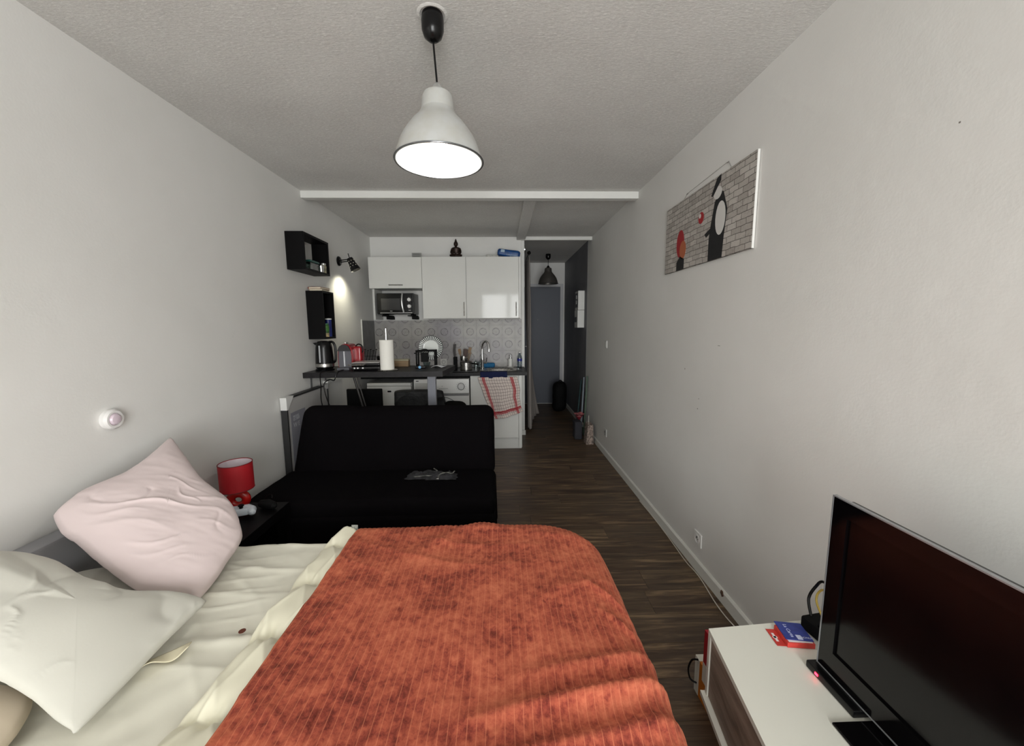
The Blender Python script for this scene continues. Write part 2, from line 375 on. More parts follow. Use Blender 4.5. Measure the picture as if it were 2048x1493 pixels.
# ------------------------------------------------------------------ bed, linen, throw
bed = thing('double_bed', 'double bed with grey padded headboard and fitted cream sheet, against left wall', 'bed', (-.6, .9, 0))
GREYF = M('grey_headboard_fabric', (150, 150, 153), .85, bump=.1, bs=200)
BX0, BX1, BY0, BY1 = -1.495, .375, .18, 1.60
obj('headboard', B(XL+.004, -1.50, .12, 1.66, .02, .722, bev=.012), GREYF, bed)
obj('bed_base', B(BX0+.01, BX1-.02, BY0+.02, BY1-.02, .09, .27, bev=.01), GREYF, bed)
for x in (-1.40, .27):
    for yy in (.28, 1.48): obj('leg', lathe(bmesh.new(), [(.022, 0), (.028, .0895)], (x, yy, 0), 12), BLKWOOD, bed)
def fold(s, t, xi, yi, rc, rf, top, maxd, xfold=True):
    """flat cloth point (s,t) -> draped over a rounded slab corner; xi, yi the inner corner point, rc the corner radius"""
    dx = max(s-xi, 0); dy = max(t-yi, 0); d = math.hypot(dx, dy)
    if d <= rc: return s, t, top, 0
    e = d-rc; ux, uy = (dx/d, dy/d); k = min(e/rf, PI/2); out = rc+rf*math.sin(k); dr = rf*(1-math.cos(k))+max(e-rf*PI/2, 0)
    cx, cyy = (xi if dx > 0 else s), (yi if dy > 0 else t)
    return cx+ux*out if dx > 0 else s, cyy+uy*out if dy > 0 else t, top-dr, dr
def ridge(x, y, ang, freq, ph, seed):
    u = x*math.cos(ang)+y*math.sin(ang); v = -x*math.sin(ang)+y*math.cos(ang)
    w = u*freq+ph+1.6*nz(v*1.2, u*.8, seed)
    return (1-abs(((w) % 1)*2-1))**5
def grid_mesh(nu, nv, f, uvf=None, thick=0):
    vs = []; fs = []
    for j in range(nv+1):
        for i in range(nu+1): vs.append(f(i/nu, j/nv))
    for j in range(nv):
        for i in range(nu):
            a = j*(nu+1)+i; fs.append((a, a+1, a+nu+2, a+nu+1))
    me = bpy.data.meshes.new('g'); me.from_pydata([tuple(v) for v in vs], [], fs)
    if uvf:
        uvl = me.uv_layers.new(name='UVMap')
        uvs = [uvf(i/nu, j/nv) for j in range(nv+1) for i in range(nu+1)]
        for l in me.loops: uvl.data[l.index].uv = uvs[l.vertex_index]
    return me
def solid(o, t, off=-1):
    md = o.modifiers.new('thickness', 'SOLIDIFY'); md.thickness = t; md.offset = off; return o
def sheet(a, b):
    s = BX0+.002+(BX1-BX0+.25)*a; t = .0+1.9*b
    x, y_, z, dr = fold(s, t, BX1-.19, BY1-.15, .115, .035, .50, 0)
    if t < BY0: y_ = BY0+.002; z = .5-(BY0-t)
    wv = 0
    if dr < .03:
        wv += .007*ridge(x, y_, 1.25, 2.6, .2, 1)*max(0, min(1, (1.3-y_)*3)) + .006*ridge(x, y_, -.15+PI/2, 7, .4, 3)*max(0, min(1, (y_-1.15)*5))
        wv += .010*math.exp(-((y_-1.065-.05*(x+.8))/.022)**2)*max(0, min(1, (x+1.0)*6))
        wv += .008*ridge(x, y_, .9, 3.1, .65, 5)*max(0, min(1, (1.0-y_)*4)) + .005*nz(x*5, y_*5, 2) + .003*nz(x*14, y_*14, 4)
        m1_ = max(0, nz(x*2.1, y_*2.1, 50)+.3)*1.5; m2_ = max(0, nz(x*2.3, y_*2.3, 60)+.3)*1.5
        wv += .0042*ridge(x, y_, PI/2+.08, 15, .3, 51)*m1_*(1 if y_ > 1.15 else .3)+.0045*ridge(x, y_, 1.0, 9, .3, 52)*m2_*(1 if y_ < 1.15 else .25)+.004*ridge(x, y_, .6, 6, .8, 53)*m1_
        wv = wv*1.25*(1-dr/.03)
    return (x, y_+(.004*nz(x*9, z*9, 3) if dr > .03 else 0), z+wv)
me = grid_mesh(300, 260, sheet); sh = obj('mattress', me, SHEET, bed, ang=3.2)
bm = B(BX0+.003, BX1-.06, BY0+.03, BY1-.06, .272, .47, bev=.03); obj('mattress_core', bm, SHEET, bed)

def dsil(x): return .0
SEAM = [1.50, 1.27, 1.035, .80, .565, .33]
def dedge(y_): return -.745+.03*nz(y_*2.2, 3)+.022*nz(y_*7, 8)+.035*max(0, y_-1.35)
def duvet(a, b):
    t = .08+(1.92-.08)*b; y0 = min(t, BY1)
    xs = dedge(y0); s = xs+(BX1+.015-xs)*a
    dist = (s-xs)
    q_ = min(1, max(0, (s+.66)/.08)); x, y_, z, dr = fold(s, t, BX1-.26, BY1-.13-.09*q_, .13+.03*q_, .035, .505, 0)
    q = min(abs(y0-c) for c in SEAM); puff = .034*(1-math.exp(-(q/.028)**1.1))
    pk = math.exp(-((q-.012)/.022)**2)*.007*math.sin(x*150+5*nz(x*9, y0*3))*max(0, .4+nz(x*5, y0*5, 4))*2
    edge = math.sqrt(max(0, min(1, dist/.03)))
    wr_ = .007*ridge(x, y_, .5, 9, .3, 11)+.006*ridge(x, y_, -.35, 11, .1, 12)+.005*nz(x*12, y_*12, 9)+.008*nz(x*5, y_*5, 19)
    lift = (.010+puff+pk+wr_)*edge+.004
    if dr > 0: lift *= max(0, 1-dr/.05)
    lift *= 1-.5*min(1, max(0, (s+.60)/.05))
    return (x, y_, z+lift)
dv = obj('duvet', grid_mesh(280, 340, duvet), DUV, ang=3.2); tag(dv, 'cream quilted duvet showing between plain sheet and rust throw', 'duvet')
tg = thing('care_label', 'small grey care label sticking up at far corner of duvet', 'label', (-.635, 1.60, .53))
obj('tag', solidt := B(-.655, -.628, 1.595, 1.597, .535, .573, bev=.0005, mat=None), M('grey_tag', (150, 152, 146), .8, var=.3, vs=150), tg, False)

RP = .0205
def throw(a, b):
    s = -.625+(.40+.34+.625)*a; t = .02+(1.62+.32-.02)*b
    wob = .007*nz(t*3.1, s*2.0, 21)+.002*nz(t*9, s*5, 24)
    xs = s+wob-(.045*(1.6-t)*max(0, -s) if s < 0 else 0)*0
    if s < -.5: xs += .012*nz(t*2.4, 5)*( -s-.5)/.125
    x, y_, z, dr = fold(xs, t, .13, 1.365, .185, .085, .566, 0)
    h = 0
    ph = s/RP
    rib = (abs(math.cos(PI*ph)))**.4*.0050
    h += .014*math.exp(-(((x+.07)/.07)**2+((y_-1.60)/.09)**2))
    h += .010*math.exp(-(((x+.12+(1.6-y_)*.9)/.05)**2))*math.exp(-((y_-1.50)/.13)**2)
    h += .007*ridge(x, y_, PI/2+.25, 2.3, .55, 31)*max(0, min(1, (x+.25)*2.2)) + .006*nz(x*3.2, y_*3.2, 33)+.004*nz(x*9, y_*9, 35)+.0035*ridge(x, y_, PI/2-.2, 7, .15, 36)*max(0, nz(x*2.5, y_*2.5, 37)*2.2)+.0035*ridge(x, y_, PI/2+.5, 8, .15, 38)*max(0, nz(x*2.5, y_*2.5, 39)*2.2)
    # folds gathered at the near right
    for k_, (yy, am) in enumerate(((.885, .020), (.795, .028), (.70, .016))):
        h += am*math.exp(-((y_-yy-.12*(x-.3)-.03*k_*x)/.020)**2)*max(0, min(1, (x+.02+.12*k_)*3.2))
    for yy, xx in ((1.12, .33), (.98, .36)):
        h += .014*math.exp(-((y_-yy+1.2*(x-xx))/.016)**2)*math.exp(-((x-xx)/.06)**2)
    edge = min(1, (s+.625)/.012); h2 = (rib+h)*(1 if dr < .02 else max(.2, 1-dr/.3))
    if dr > .08: # hanging part: keep ribs outward
        ux = 1 if s-.13 > t-1.365 else 0
        x += (rib+.006*math.sin(t*26+3*nz(t*2, 1)))*ux; y_ += (rib+.008*math.sin(s*24))*(1-ux); h2 = 0
    return (x, y_, z+h2-.006*(1-edge))
th = obj('throw_blanket', grid_mesh(440, 190, throw, lambda a, b: ((-.625+1.365*a)/RP, b)), VELVET, ang=3.2)
tag(th, 'rust orange ribbed velvet throw spread over foot of the bed', 'blanket')

def pillow(label, name, out, mat, puff, back, seed, wr, group=None, flat=.42, xd=None):
    """out = outline of the pillow in room space (clockwise as seen), puffed to both sides of its plane"""
    P_ = [Vector(p) for p in out]; k = 8; N_ = len(P_); ring = []
    for i in range(N_):
        a, b, c, d = P_[i-1], P_[i], P_[(i+1) % N_], P_[(i+2) % N_]
        for j in range(k):
            t = j/k; q = .5*((2*b)+(c-a)*t+(2*a-5*b+4*c-d)*t*t+(3*b-a-3*c+d)*t**3); l_ = b*(1-t)+c*t; ring.append(q*.6+l_*.4)
    c0 = sum(ring, Vector())/len(ring); n = Vector()
    for i in range(len(ring)): n += (ring[i]-c0).cross(ring[(i+1) % len(ring)]-c0)
    n.normalize()
    if n.x < 0: n = -n
    e1 = Vector(xd or (0, 1, 0)); e1 = (e1-n*e1.dot(n)).normalized(); e2 = n.cross(e1); e2 = -e2 if e2.z < 0 else e2; K = 64; bm = bmesh.new(); rows = {}; L_ = len(ring)
    import numpy as np
    q2 = np.array([[(q-c0).dot(e1), (q-c0).dot(e2)] for q in ring]); lo_ = q2.min(0)-.01; hi_ = q2.max(0)+.01; G_ = 96
    gx, gy = np.meshgrid(np.linspace(lo_[0], hi_[0], G_), np.linspace(lo_[1], hi_[1], G_), indexing='ij'); ins = np.zeros((G_, G_), bool)
    for i in range(L_):
        (x1, y1_), (x2, y2_) = q2[i], q2[(i+1) % L_]; cnd = (gy > y1_) != (gy > y2_)
        if y1_ != y2_: ins ^= cnd & (gx < (x2-x1)*(gy-y1_)/(y2_-y1_)+x1)
    u = np.zeros((G_, G_)); hx = (hi_-lo_)/(G_-1)
    for _ in range(2600):
        u[1:-1, 1:-1] = .25*(u[:-2, 1:-1]+u[2:, 1:-1]+u[1:-1, :-2]+u[1:-1, 2:])+1e-3; u[~ins] = 0
    u = (u/u.max())**flat
    def hgt(X, Y):
        a_, b_ = (X-lo_[0])/hx[0], (Y-lo_[1])/hx[1]; i, j = int(min(max(a_, 0), G_-2)), int(min(max(b_, 0), G_-2)); a_ -= i; b_ -= j
        return float((u[i, j]*(1-a_)+u[i+1, j]*a_)*(1-b_)+(u[i, j+1]*(1-a_)+u[i+1, j+1]*a_)*b_)
    for sd in (1, -1):
        rr = []
        for r_ in range(K+1):
            rho = (r_/K)**.85
            if rho == 0: rr.append([bm.verts.new(c0+n*(hgt(0, 0)*(puff if sd > 0 else -back)+(wr(0, 0) if sd > 0 else 0)))]*L_); continue
            if r_ == K and sd < 0: rr.append(rows[1][-1]); continue
            row = []
            for q in ring:
                p = c0+(q-c0)*rho; X, Y = (p-c0).dot(e1), (p-c0).dot(e2); h = hgt(X, Y)*min(1, ((1-rho)*K/2)**.5) if rho < 1 else 0
                w_ = wr(X, Y)*min(1, h*2) if sd > 0 else 0
                row.append(bm.verts.new(p+n*(h*(puff if sd > 0 else -back)+w_)))
            rr.append(row)
        rows[sd] = rr
        for r_ in range(K):
            A_, B_ = rr[r_], rr[r_+1]
            for i in range(L_):
                j = (i+1) % L_; f_ = (A_[i], B_[i], B_[j]) if r_ == 0 else (A_[i], B_[i], B_[j], A_[j]); bm.faces.new(f_ if sd > 0 else f_[::-1])
    bmesh.ops.recalc_face_normals(bm, faces=bm.faces[:])
    o = obj(name, bm, mat, ang=3.2); return tag(o, label, 'pillow', group)
def crease(X, Y, x0, y0, x1, y1, wd, am):
    """one soft fold line between two points of the pillow face"""
    a, b, p = Vector((x0, y0)), Vector((x1, y1)), Vector((X, Y)); d = b-a; t = (p-a).dot(d)/d.length_squared
    if t < -.15 or t > 1.15: return 0
    off = (p-a).dot(Vector((-d.y, d.x)).normalized())+.012*math.sin(t*5+x0*30); return am*math.exp(-abs(off/wd)**1.3)*max(0, math.sin(PI*(t+.15)/1.3))
def fold_set(sc, u0, v0, lines): return [((a-u0)*sc, (v0-b)*sc, (c-u0)*sc, (v0-d)*sc, w_, h_) for a, b, c, d, w_, h_ in lines]
FP = fold_set(.00150, 300, 1052, ((168, 1078, 300, 1050, .006, .008), (230, 1066, 360, 1030, .007, .010), (350, 1036, 450, 1034, .006, .006), (170, 1105, 270, 1085, .007, .006), (330, 1002, 430, 990, .006, .007), (296, 996, 350, 1024, .005, .008), (236, 1015, 262, 1045, .006, -.007), (275, 1172, 370, 1128, .005, .007), (300, 1184, 400, 1150, .005, .006), (370, 1190, 440, 1150, .004, .005), (300, 950, 375, 915, .006, .006), (230, 968, 340, 976, .005, .006), (150, 1040, 180, 1080, .007, -.006), (380, 1080, 470, 1060, .006, .005), (200, 1125, 330, 1110, .008, .005), (400, 1040, 440, 1090, .006, -.005)))
FW = fold_set(.00120, 110, 1260, ((0, 1200, 22, 1300, .005, .006), (20, 1296, 70, 1352, .004, .006), (66, 1350, 124, 1420, .004, .006), (122, 1418, 148, 1462, .004, .006), (327, 1196, 323, 1240, .006, .008), (324, 1232, 290, 1320, .006, .008), (345, 1206, 356, 1228, .004, .006), (112, 1150, 122, 1210, .020, .012), (60, 1150, 40, 1250, .020, -.012), (20, 1297, 56, 1236, .006, .006), (230, 1190, 300, 1260, .03, -.014), (122, 1416, 190, 1390, .005, .004), (150, 1180, 165, 1240, .015, -.006)))
def wr_pink(X, Y): return .007*nz(X*5, Y*5, 2)+.0022*nz(X*9-Y*6, Y*24, 7)+.0010*nz(X*24-Y*16, Y*60, 9)+.62*sum(crease(X, Y, *c_) for c_ in FP)
def wr_white(X, Y): return .009*nz(X*4, Y*4, 12)+.002*nz(X*9, Y*9, 17)+.7*sum(crease(X, Y, *c_) for c_ in FW)
pillow('pale pink square pillow leaning on the headboard near the red lamp', 'pillow', [(-1.5, 1.741, 0.932), (-1.432, 1.701, 0.883), (-1.364, 1.658, 0.834), (-1.288, 1.612, 0.779), (-1.216, 1.593, 0.734), (-1.157, 1.577, 0.697), (-1.094, 1.535, 0.65), (-1.037, 1.475, 0.602), (-1.024, 1.423, 0.581), (-1.022, 1.362, 0.563), (-1.016, 1.303, 0.544), (-1.02, 1.223, 0.524), (-1.061, 1.211, 0.544), (-1.104, 1.192, 0.563), (-1.17, 1.172, 0.594), (-1.237, 1.183, 0.634), (-1.319, 1.201, 0.685), (-1.397, 1.223, 0.734), (-1.443, 1.229, 0.761), (-1.504, 1.266, 0.805), (-1.513, 1.311, 0.822), (-1.515, 1.372, 0.84), (-1.484, 1.48, 0.852), (-1.48, 1.561, 0.872), (-1.489, 1.65, 0.901)], PINK, .075, .05, 2, wr_pink, xd=(.48, .155, -.225))
pillow('pale grey-white pillow sagging from headboard onto the sheet, nearest camera on top', 'pillow', [(-1.50, 1.004, 0.821), (-1.48, 1.047, 0.807), (-1.452, 1.083, 0.784), (-1.419, 1.1, 0.771), (-1.371, 1.106, 0.751), (-1.327, 1.109, 0.732), (-1.266, 1.095, 0.704), (-1.197, 1.086, 0.673), (-1.145, 1.089, 0.651), (-1.107, 1.1, 0.635), (-1.05, 1.134, 0.613), (-1.002, 1.147, 0.593), (-0.942, 1.15, 0.568), (-0.94, 1.102, 0.563), (-0.942, 1.041, 0.559), (-0.944, 1.0, 0.556), (-0.944, 0.884, 0.546), (-0.948, 0.779, 0.539), (-0.963, 0.778, 0.546), (-1.002, 0.786, 0.563), (-1.069, 0.806, 0.594), (-1.151, 0.82, 0.631), (-1.258, 0.824, 0.678), (-1.361, 0.826, 0.723), (-1.461, 0.908, 0.773)], PALE, .055, .035, 5, wr_white, flat=.5, xd=(.61, .15, -.25))
pillow('beige pillow mostly hidden under the grey-white pillow at bottom left', 'pillow', [(-1.46, .90, .56), (-1.30, .90, .55), (-1.14, .86, .54), (-1.08, .78, .535), (-1.03, .62, .535), (-1.02, .46, .535), (-1.2, .42, .54), (-1.45, .42, .56), (-1.47, .7, .56)], M('beige_cotton', (212, 198, 176), .9, bump=.12, bs=220, bd=.001), .055, .02, 9, wr_white)
pillow('pale grey pillow corner behind the grey-white one, below the pink pillow', 'pillow', [(-1.47, 1.00, .60), (-1.47, 1.22, .60), (-1.40, 1.30, .585), (-1.30, 1.26, .56), (-1.16, 1.20, .54), (-1.10, 1.15, .53), (-1.12, 1.05, .53), (-1.2, .98, .545), (-1.35, .96, .57)], PALE, .04, .02, 3, wr_pink)
# pillow case flap sticking out
fl_ = obj('pillowcase_flap', grid_mesh(24, 10, lambda a, b: (-.985+.08*a+.02*b, .965+.075*a-.035*b, .512+.012*math.sin(a*7)*b+.008*b+.010)), M('yellowed_cotton', (222, 214, 186), .9)); solid(fl_, .002); tag(fl_, 'yellowish crumpled cloth corner poking from under the pale pillow', 'cloth')
cn = obj('coin', lathe(bmesh.new(), [(.008, 0), (.0098, .0006), (.0098, .0018), (.008, .0024)], (-.792, 1.085, .5135), 24), M('copper_coin', (110, 60, 44), .4, .6)); tag(cn, 'small round copper coin lying on the cream sheet', 'coin')

# ------------------------------------------------------------------ nightstand and what stands on it
ns = thing('side_table', 'low square black side table between bed and sofa', 'table', (-1.39, 1.94, 0))
obj('table_top', B(-1.578, -1.198, 1.70, 2.098, .40, .45, bev=.002), BLKWOOD, ns)
for x in (-1.575, -1.248):
    for yy in (1.703, 2.045): obj('leg', B(x, x+.05, yy, yy+.05, 0, .3995, bev=.001), BLKWOOD, ns)
obj('shelf', B(-1.525, -1.25, 1.72, 2.08, .15, .166), BLKWOOD, ns)
lp = lthing('table_lamp', 'red table lamp with drum shade and ring-shaped glossy base', 'lamp', (-1.425, 2.025, .45))
bm = bmesh.new(); ring = []
for i in range(36):
    a = 2*PI*i/36; ring.append((math.cos(a)*.037, 0, .053+math.sin(a)*.034))
tube(bm, ring, .0215, 14, closed=True); bmesh.ops.scale(bm, vec=(1, .95, 1), verts=bm.verts[:]); bm.transform(Matrix.Rotation(.25, 4, 'Z')); obj('lamp_base', bm, REDG, lp)
bm = lathe(bmesh.new(), [(.012, .108), (.012, .150)], seg=12); obj('lamp_socket', bm, CHROME, lp)
bm = bmesh.new(); R_ = .078; lathe(bm, [(R_-.003, .115), (R_, .115), (R_, .258), (R_-.003, .258), (R_-.003, .115)], seg=48, cap=False); obj('lamp_shade', bm, RED, lp)
obj('shade_lining', lathe(bmesh.new(), [(R_-.0034, .117), (R_-.0034, .2565)], seg=48, cap=False), M('white_lining', (212, 200, 206), .8), lp)
for z_ in (.115, .258): obj('shade_rim', tube(bmesh.new(), [((R_-.001)*math.cos(i*PI/24), (R_-.001)*math.sin(i*PI/24), z_) for i in range(48)], .0022, 6, closed=True), M('dark_red_trim', (112, 14, 24), .6), lp)
gc = lthing('game_controller', 'white game controller with black sticks beside the red lamp base', 'controller', (-1.365, 1.915, .4505), .35)
WP = M('white_plastic', (214, 222, 230), .35)
bm = bmesh.new()
def blob(bm, pts, seg=12): tube(bm, [p[:3] for p in pts], [p[3] for p in pts], seg)
blob(bm, [(-.058, -.028, .026, .006), (-.062, -.018, .026, .015), (-.056, .004, .027, .021), (-.04, .018, .029, .022), (0, .02, .029, .019), (.04, .018, .029, .022), (.056, .004, .027, .021), (.062, -.018, .026, .015), (.058, -.028, .026, .006)])
box(bm, -.05, .05, -.018, .034, .012, .047, bev=.010)
obj('shell', bm, WP, gc); gc.scale = (1.15, 1.15, 1.15)
for x, y_ in ((-.038, .014), (.02, -.004)): obj('thumbstick', lathe(bmesh.new(), [(.008, .0), (.008, .008), (.012, .010), (.012, .015), (.008, .0155)], (x, y_, .0465), 14), BLACK, gc)
obj('trigger_bar', B(-.045, .045, .034, .042, .022, .036, bev=.003), BLACK, gc)
cs = lthing('glasses_case', 'soft black case lying behind the white controller', 'case', (-1.272, 2.02, .4505), -.3)
bm = bmesh.new(); blob(bm, [(-.055, 0, .02, .006), (-.045, 0, .022, .019), (0, 0, .026, .0255), (.045, 0, .022, .020), (.058, 0, .018, .006)], 14); obj('case_body', bm, MATTB, cs)
bm = bmesh.new(); tube(bm, smooth_pts([(-.04, .02, .035), (-.045, .04, .05), (-.02, .05, .052), (0, .03, .045)]), .0022, 6); obj('cord_loop', bm, BLACK, cs)

# ------------------------------------------------------------------ sofa
sf = thing('sofa_bed', 'black cloth covered sofa bed between the bed and bar counter', 'sofa', (-.78, 2.5, 0))
def rslab(x0, x1, y0, y1, z0, z1, bev, sub=5, wob=.006, seed=1, shear=None):
    bm = B(x0, x1, y0, y1, z0, z1, bev=bev, seg=5)
    bmesh.ops.subdivide_edges(bm, edges=[e for e in bm.edges if e.calc_length() > .12], cuts=10, use_grid_fill=True)
    for v in bm.verts:
        c = v.co; c += v.normal*(wob*(nz(c.x*3+seed, c.y*3, c.z*3)+.5*nz(c.x*9, c.y*9, c.z*9+seed)))
        if shear: shear(c)
    return bm
def bshear(c):
    t = (c.z-.40)/.45; c.y += .17*t
    c.x += -.03*(c.x+.75)*t*(1 if c.x < -.75 else .3)
    if c.x < -1.1: c.z += .010
obj('backrest', rslab(-1.462, -.052, 2.60, 2.74, .36, .838, .065, seed=3, shear=bshear), SOFAM, sf)
obj('seat', rslab(-1.50, -.045, 2.115, 2.66, .20, .432, .055, seed=5), SOFAM, sf)
def skirt(a, b):
    x0, x1, y0, y1 = -1.495, -.050, 2.105, 2.70; per = [(x0, y1), (x0, y0), (x1, y0), (x1, y1)]
    L = [y1-y0, x1-x0, y1-y0]; s = a*sum(L); i = 0
    while i < 2 and s > L[i]: s -= L[i]; i += 1
    p, q = Vector(per[i]), Vector(per[i+1]); pt = p+(q-p)*min(1, s/L[i]); nn = Vector(((q-p).y, -(q-p).x)).normalized()
    pt -= -nn*(.008*(1-b)*math.sin(a*90+2*nz(a*20, 0))+.004)
    return (pt.x, pt.y, .02+.33*b)
sk = obj('skirt', grid_mesh(240, 10, skirt), SOFAM, sf, ang=3.2); solid(sk, .004)
for x in (-1.4, -.14):
    for yy in (2.2, 2.62): obj('leg', lathe(bmesh.new(), [(.02, 0), (.02, .205)], (x, yy, 0), 10), BLACK, sf)
# jeans heaped on the seat
jn = thing('jeans', 'crumpled dark grey jeans lying on right half of sofa seat', 'clothes', (-.46, 2.45, .44))
DEN = M('washed_black_denim', (44, 44, 47), .9, var=.6, vs=25, bump=.3, bs=140); DENL = M('grey_denim_hem', (120, 120, 114), .9, var=.5, vs=60)
def crumple(c, sx, sy_, h, seed, n=40):
    def f(a, b):
        u, v = a*2-1, b*2-1; e = max(0, 1-abs(u)**3)*max(0, 1-abs(v)**3)
        x = c[0]+u*sx*(1+.15*nz(v*2, seed)); y_ = c[1]+v*sy_*(1+.2*nz(u*2, seed+3))
        return (x, y_, c[2]+h*e*(.55+.5*nz(u*2.3, v*2.3, seed)+.35*abs(nz(u*5, v*5, seed+2)))+.002)
    return grid_mesh(n, n, f)
obj('waist_part', crumple((-.50, 2.47, .436), .13, .055, .045, 3), DEN, jn, ang=3.2)
obj('leg_part', crumple((-.40, 2.45, .436), .10, .05, .05, 8), DEN, jn, ang=3.2)
bm = bmesh.new(); tube(bm, smooth_pts([(-.60, 2.44, .445), (-.56, 2.425, .452), (-.50, 2.425, .458), (-.45, 2.435, .455), (-.43, 2.46, .475), (-.455, 2.48, .485)]), .0035, 6)
tube(bm, smooth_pts([(-.415, 2.39, .446), (-.405, 2.42, .468), (-.36, 2.43, .475), (-.33, 2.425, .47), (-.315, 2.45, .475), (-.32, 2.48, .46)]), .004, 6)
obj('hem', bm, DENL, jn)
obj('buckle', B(-.425, -.405, 2.375, 2.392, .445, .458, bev=.003), STEEL, jn)

# board leaning behind sofa
wbd = thing('whiteboard', 'white framed board with grey label standing on floor against left wall behind sofa', 'board', (-1.56, 3.08, 0))
DKG = M('dark_grey_edge', (40, 40, 41), .5)
bm = bmesh.new(); y0, y1, z0, z1 = 2.745, 3.415, .01, .922; xa, xb = -1.576, -1.532
obj('board_face', B(xa+.01, xb-.006, y0+.012, y1-.012, z0+.012, z1-.012), M('pale_grey_board', (176, 174, 172), .5), wbd, False)
for a in ((y0, y0+.014, z0+.04, z1-.09), (y1-.014, y1, z0+.04, z1-.04)): box(bm, xa, xb, a[0], a[1], a[2], a[3])
box(bm, xa, xb, y0+.10, y1-.05, z1-.014, z1); box(bm, xa, xb, y0+.06, y1-.06, z0, z0+.014); obj('frame', bm, DKG, wbd, False)
CAPM = M('white_cap', (222, 222, 220), .4)
for yy, s_ in ((y0, 1), (y1, -1)):
    for zz, t_ in ((z0, 1), (z1, -1)):
        dd = .09 if s_ > 0 and t_ < 0 else .04
        c_ = prism(bmesh.new(), [(yy-.001*s_, zz-.001*t_), (yy+.10*s_, zz-.001*t_), (yy+.018*s_, zz+dd*t_), (yy-.001*s_, zz+dd*t_)], 'X', xa, xb+.001); obj('corner_cap', c_, CAPM, wbd, False)
lb = obj('label_panel', B(xb-.0055, xb-.0045, y0+.05, y0+.26, .25, .80), M('grey_print', (132, 132, 140), .6), wbd, False)
PRT = M('faint_print', (178, 178, 184), .6)
for i, (zz, s_) in enumerate(((.765, 'MODEL'), (.745, 'CE 230V'), (.70, 'W E'))): text('printing', s_, .026 if i < 2 else .05, PRT, frame_m((xb-.0038, y0+.125, zz), (0, 1, 0), (0, 0, 1)), wbd)
pk_ = obj('wall_rail', B(XL+.0005, XL+.045, 3.43, 3.86, .925, .947, bev=.003), WHITE); tag(pk_, 'short white rail fixed to left wall under the bar, beyond whiteboard', 'rail')

# ------------------------------------------------------------------ bar counter
bar = thing('bar_counter', 'dark grey laminate bar shelf on silver post reaching out from left wall', 'counter', (-1.0, 3.3, 0))
bt = bmesh.new(); prism(bt, [(XL+.001, 3.095), (-.475, 3.11), (-.43, 3.60), (XL+.001, 3.60)], 'Z', 1.017, 1.06); obj('bar_top', bt, LAM, bar, False)
obj('post', B(-.612, -.543, 3.17, 3.215, 0, 1.0165, bev=.006), M('silver_post', (112, 114, 122), .5, .1), bar)
for yy in (3.20, 3.46):
    bm = B(XL+.001, XL+.006, yy, yy+.03, .885, 1.0095); box(bm, XL+.001, XL+.14, yy+.005, yy+.025, 1.010, 1.0165); obj('wall_bracket', bm, M('pale_metal', (150, 150, 150), .4, .5), bar, False)
st_ = bmesh.new(); tube(st_, [(-1.345, 3.5, 1.0165), (-1.245, 3.5, .60)], .011, 8); tube(st_, [(-1.318, 3.5, 1.0165), (-1.218, 3.5, .60)], .008, 8); obj('strut', st_, M('dark_metal', (44, 40, 38), .5, .1), bar)

# chairs on kitchen side of bar
def chair(name, label, x0, x1, yb, top, mat, grp):
    c = thing(name, label, 'chair', ((x0+x1)/2, yb-.2, 0), 0, grp)
    obj('seat', B(x0, x1, yb-.375, yb-.011, .43, .47, bev=.012), mat, c)
    bm = B(x0-.006, x1+.006, yb-.01, yb+.018, .47, top, bev=.010, seg=3); obj('backrest', bm, mat, c)
    for x in (x0+.02, x1-.05):
        for yy in (yb-.36, yb-.042): obj('leg', B(x, x+.03, yy, yy+.03, 0, .4295, bev=.003), BLACK, c)
    return c
chair('dining_chair', 'plain black chair under bar, left of the jacket-covered one', -1.522, -1.185, 3.80, .812, MATTB, None)
chair('dining_chair', 'black chair hidden under a dark jacket at the silver post', -1.0, -.62, 3.80, .775, MATTB, None)
JK = M('black_leather_jacket', (22, 23, 25), .55, var=.6, vs=14, bump=.5, bs=30, bd=.01)
def jacket(a, b):
    # draped over the backrest: b from camera side hem, over the top, to kitchen side hem
    x = -1.055+.46*a; L = .30; s = (b-.5)*2*L
    ed = 1-abs(a*2-1)**6; top = .800-.015*(1-ed)-.04*max(0, a-.75)*4*0
    k = min(abs(s)/.035, PI/2); yy = (.035*math.sin(k)+.006*nz(x*12, s*12, 3))*(1 if s > 0 else -1); z = top-.035*(1-math.cos(k))-max(abs(s)-.035*PI/2, 0)
    fl = .045*max(0, a-.6)*abs(s)/L
    return (x+fl+.02*nz(s*5, 2)*(a-.5)+.25*max(0, a-.8)*abs(s)/.3, 3.803-yy*(1+.25*ridge(x, s, .8, 5, .2, 8)), z+.008*ridge(x, s, 1.2, 6, .5, 4)-.05*(a > 2))
jk = obj('jacket', grid_mesh(60, 70, jacket), JK, ang=3.2); solid(jk, .006, 1); tag(jk, 'dark worn jacket draped over chair back behind silver post', 'jacket')
bgk = lthing('backpack', 'dark rounded bag standing behind the post, right of the jacket', 'bag', (-.47, 3.85, 0))
bm = rslab(-.13, .13, -.09, .09, .002, .67, .085, wob=.012, seed=9); obj('bag_body', bm, M('dark_olive_cloth', (14, 13, 11), .9, spec=.15), bgk)
obj('flap', rslab(-.11, .11, -.115, -.085, .25, .55, .012, seed=12), M('dark_olive_cloth'), bgk)

